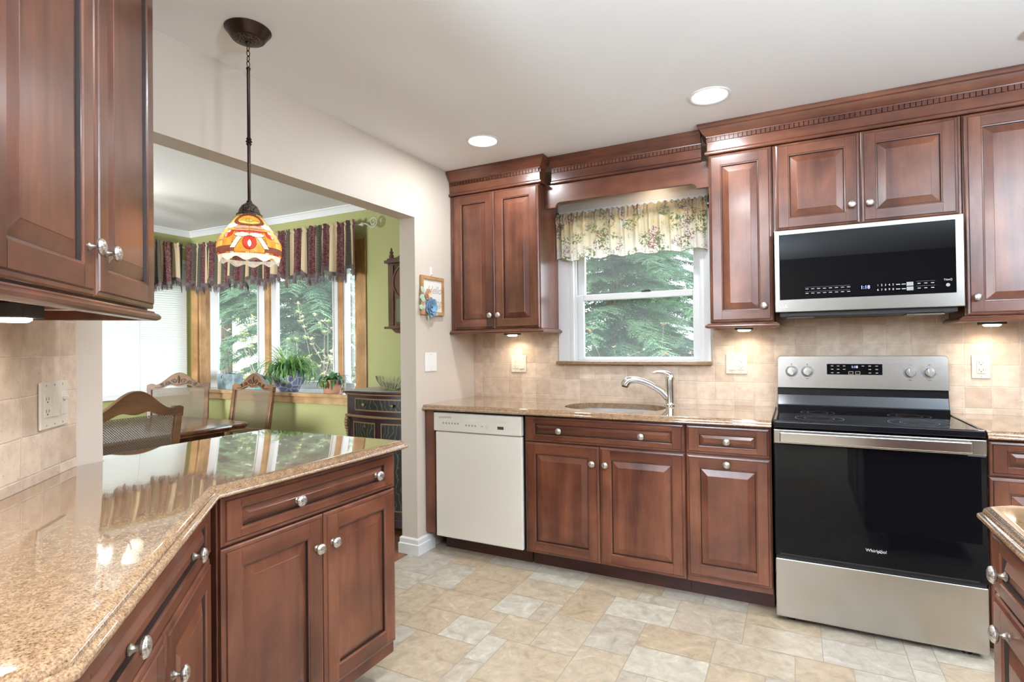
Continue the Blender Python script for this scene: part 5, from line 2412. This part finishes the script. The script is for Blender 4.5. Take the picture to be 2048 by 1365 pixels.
t = thing('potted_plant', 'low variegated plant in a teal pot between planter box and spider plant', 'plant', (-4.52, 3.55, DECK))
m = MB()
m.lathe([(.055, 0), (.075, .05), (.085, .10), (.079, .10), (.07, .085), (.002, .085)], TEALPOT, 28)
m.build('pot', t, smooth=50)
m = MB()
rnd = random.Random(14)
for i in range(70):
    az = rnd.uniform(0, 2 * PI)
    r = rnd.uniform(0, .075)
    strap_leaf(m, (r * math.cos(az), r * math.sin(az), .09 + .03 * rnd.random()), az, rnd.uniform(.05, .09), rnd.uniform(.2, 1.2), .014, rnd.choice((LEAF_V, LEAF_V, LEAF_D)), 1.2, n=5)
m.build('leaves', t, smooth=180, recalc=False)

t = thing('candle_holder', 'clear glass holder with a pink candle beside the terracotta pot', 'candle holder', (-3.74, 3.62, DECK))
m = MB()
m.lathe([(.035, 0), (.035, .006), (.008, .012), (.008, .03), (.04, .045), (.055, .075), (.05, .11), (.047, .11), (.05, .076), (.036, .05), (.002, .045)], CRYSTAL, 28)
m.build('glass_cup', t, smooth=40)
m = MB()
m.lathe([(.030, .052), (.034, .085), (.002, .088)], PINKGL, 20)
m.build('candle', t, smooth=40)
m = MB()
m.lathe([(.05, 0), (.06, .02), (.065, .06), (.055, .09), (.05, .09), (.058, .06), (.05, .02), (.002, .012)], CRYSTAL, 16)
o = m.build('glass_dish', loc=(-3.30, 3.43, DECK), smooth=20)
tag(o, 'small clear glass dish at the right end of the bay sill', 'dish')


# ------------------------------------------------------------------ garden
GZ = -.5
m = MB()
m.box(-40, 30, WY + .3, 45, GZ - .2, GZ, LAWN)
m.box(-40, DX - .4, -14, WY + .3, GZ - .2, GZ, LAWN)
struct('ground', m, 'garden lawn outside')


def conifer_mesh(seed, H, R_, nb, needle, twig_n=35, base=.10):
    rnd = random.Random(seed)
    m = MB()
    for b in range(nb):
        f = (b + rnd.random()) / nb
        z = H * (base + (.98 - base) * f)
        L = R_ * (1 - f) ** .75 * rnd.uniform(.75, 1.1) + .15
        az = b * 2.399 + rnd.uniform(-.3, .3)
        d = Vector((math.cos(az), math.sin(az), 0))
        s = Vector((-d.y, d.x, 0))
        pts = []
        for i in range(8):
            u = i / 7
            pts.append(Vector((0, 0, z)) + d * (L * u) + Vector((0, 0, L * (.12 * u - .42 * u * u))))
        for i in range(1, 8):
            for q in range(twig_n // 5):
                u = (i - rnd.random()) / 7
                p = pts[i - 1].lerp(pts[i], rnd.random())
                for sg in (-1, 1):
                    tl = (.16 + .34 * (1 - u)) * L * .42 * rnd.uniform(.6, 1.2) + .10
                    dirv = (d * rnd.uniform(.45, .9) + s * sg * rnd.uniform(.5, 1) + Vector((0, 0, -rnd.uniform(.05, .55)))).normalized()
                    w = .05 * rnd.uniform(.8, 1.5)
                    # feathery spray: several narrow blades along the twig
                    K = 6
                    for k in range(K):
                        c0 = p + dirv * (tl * k / K) + Vector((0, 0, -.12 * tl * (k / K) ** 2))
                        for sg2 in (-1, 1):
                            bl = (dirv * .7 + dirv.cross(Vector((0, 0, 1))) * sg2 * .8 + Vector((0, 0, -.35 * rnd.random()))).normalized() * (tl * .34 * (1.15 - k / K))
                            wd = dirv * w * .42
                            m.face([c0, c0 + bl * .5 + wd, c0 + bl, c0 + bl * .5 - wd], needle)
    return m


def trunk_mesh(H, r):
    m = MB()
    m.tube([(0, 0, -.1), (.03, 0, H * .3), (0, .04, H * .6), (0, 0, H * .97)], [r, r * .8, r * .5, r * .08], BARK, 12)
    return m


def conifer(label, loc, seed, H, R_, nb, needle, base=.10):
    t = thing('conifer_tree', label, 'tree', loc, group='evergreens in the garden')
    conifer_mesh(seed, H, R_, nb, needle, base=base).build('foliage', t, recalc=False)
    trunk_mesh(H, .16).build('trunk', t, smooth=60)
    return t


tA = conifer('drooping green conifer with its trunk in the middle of the kitchen window', (-2.5, 8.4, GZ), 1, 6.5, 2.2, 150, NEEDLE)
tB = conifer('blue green conifer farther back at the right side of the kitchen window', (-3.4, 14.6, GZ), 2, 8.5, 2.6, 230, NEEDLE_B)
tC = conifer('green conifer with a bare lower trunk in the left pane of the bay window', (-12.6, 8.9, GZ), 3, 7.5, 2.35, 150, NEEDLE, .36)
conif = [((-7.4, 6.7), 0, .95, 'green conifer filling the wide middle pane of the bay window', tA),
         ((-16.5, 16.0), 2.2, 1.1, 'blue green conifer far back beyond the left pane of the bay window', tB),
         ((-10.3, 14.9), .6, 1.1, 'tall blue green conifer far back beyond the middle pane of the bay window', tB)]
for (x, y), rz, sc, lb, src in conif:
    c = copy_tree(src)
    c.location = (x, y, GZ)
    c.rotation_euler = (0, 0, rz)
    c.scale = (sc, sc, sc)
    c['label'] = lb

# white vinyl fence
t = thing('garden_fence', 'white vinyl privacy fence across the garden', 'fence', (-39, 11.6, GZ))
m = MB()
Lf = 25.4
for i in range(int(Lf / .15)):
    m.box(i * .15, i * .15 + .146, 0, .02, .08, 1.88, VINYL)
m.build('panel_boards', t)
m = MB()
m.box(0, Lf, -.02, .04, 1.88, 2.02, VINYL)
m.box(0, Lf, -.02, .04, .02, .08, VINYL)
m.build('rail', t)
for i in range(0, 10):
    m = MB()
    m.box(i * 2.6 - .06, i * 2.6 + .06, -.06, .06, 0, 2.08, VINYL)
    m.build('post', t)


def bush(name, label, loc, seed, n, h, spread, leafm, leaf_n, lsize, twig_r=.006):
    t = thing(name, label, 'bush', loc)
    rnd = random.Random(seed)
    mt, ml = MB(), MB()
    for i in range(n):
        az = rnd.uniform(0, 2 * PI)
        r0 = rnd.uniform(0, spread * .3)
        p = Vector((r0 * math.cos(az), r0 * math.sin(az), 0))
        hh = h * rnd.uniform(.6, 1.05)
        pts = [p]
        for k in range(1, 5):
            f = k / 4
            pts.append(p + Vector((math.cos(az) * spread * f * rnd.uniform(.5, 1), math.sin(az) * spread * f * rnd.uniform(.5, 1), hh * f)))
        mt.tube(pts, [twig_r, twig_r * .9, twig_r * .7, twig_r * .5, twig_r * .3], TWIG, 5)
        for q in range(3):
            b = pts[rnd.randint(2, 4)]
            e = b + Vector((rnd.uniform(-.22, .22), rnd.uniform(-.22, .22), rnd.uniform(.02, .3)))
            mt.tube([b, e], [twig_r * .5, twig_r * .25], TWIG, 4)
            for cpos in (e, b.lerp(e, .5), pts[4]):
                for l in range(leaf_n):
                    a = rnd.uniform(0, 2 * PI)
                    u = rnd.uniform(-.3, .9)
                    dv = Vector((math.cos(a) * math.cos(u), math.sin(a) * math.cos(u), math.sin(u))) * lsize * rnd.uniform(.6, 1.2)
                    sv = dv.cross(Vector((0, 0, 1)))
                    if sv.length < 1e-5:
                        continue
                    sv = sv.normalized() * lsize * .25
                    ml.face([cpos, cpos + dv * .5 + sv, cpos + dv, cpos + dv * .5 - sv], leafm)
    mt.build('branches', t, recalc=False)
    ml.build('leaves', t, recalc=False)
    return t


bush('garden_bush', 'pale leafed spring bush right outside the bay window', (-5.2, 4.75, GZ), 3, 34, 2.05, .8, LEAF_P, 11, .05)
bush('garden_bush', 'bare twiggy bush with dried flower heads outside the kitchen window', (-.98, 4.7, GZ), 8, 24, 1.85, .55, DRYFLOWER, 4, .035, .004)
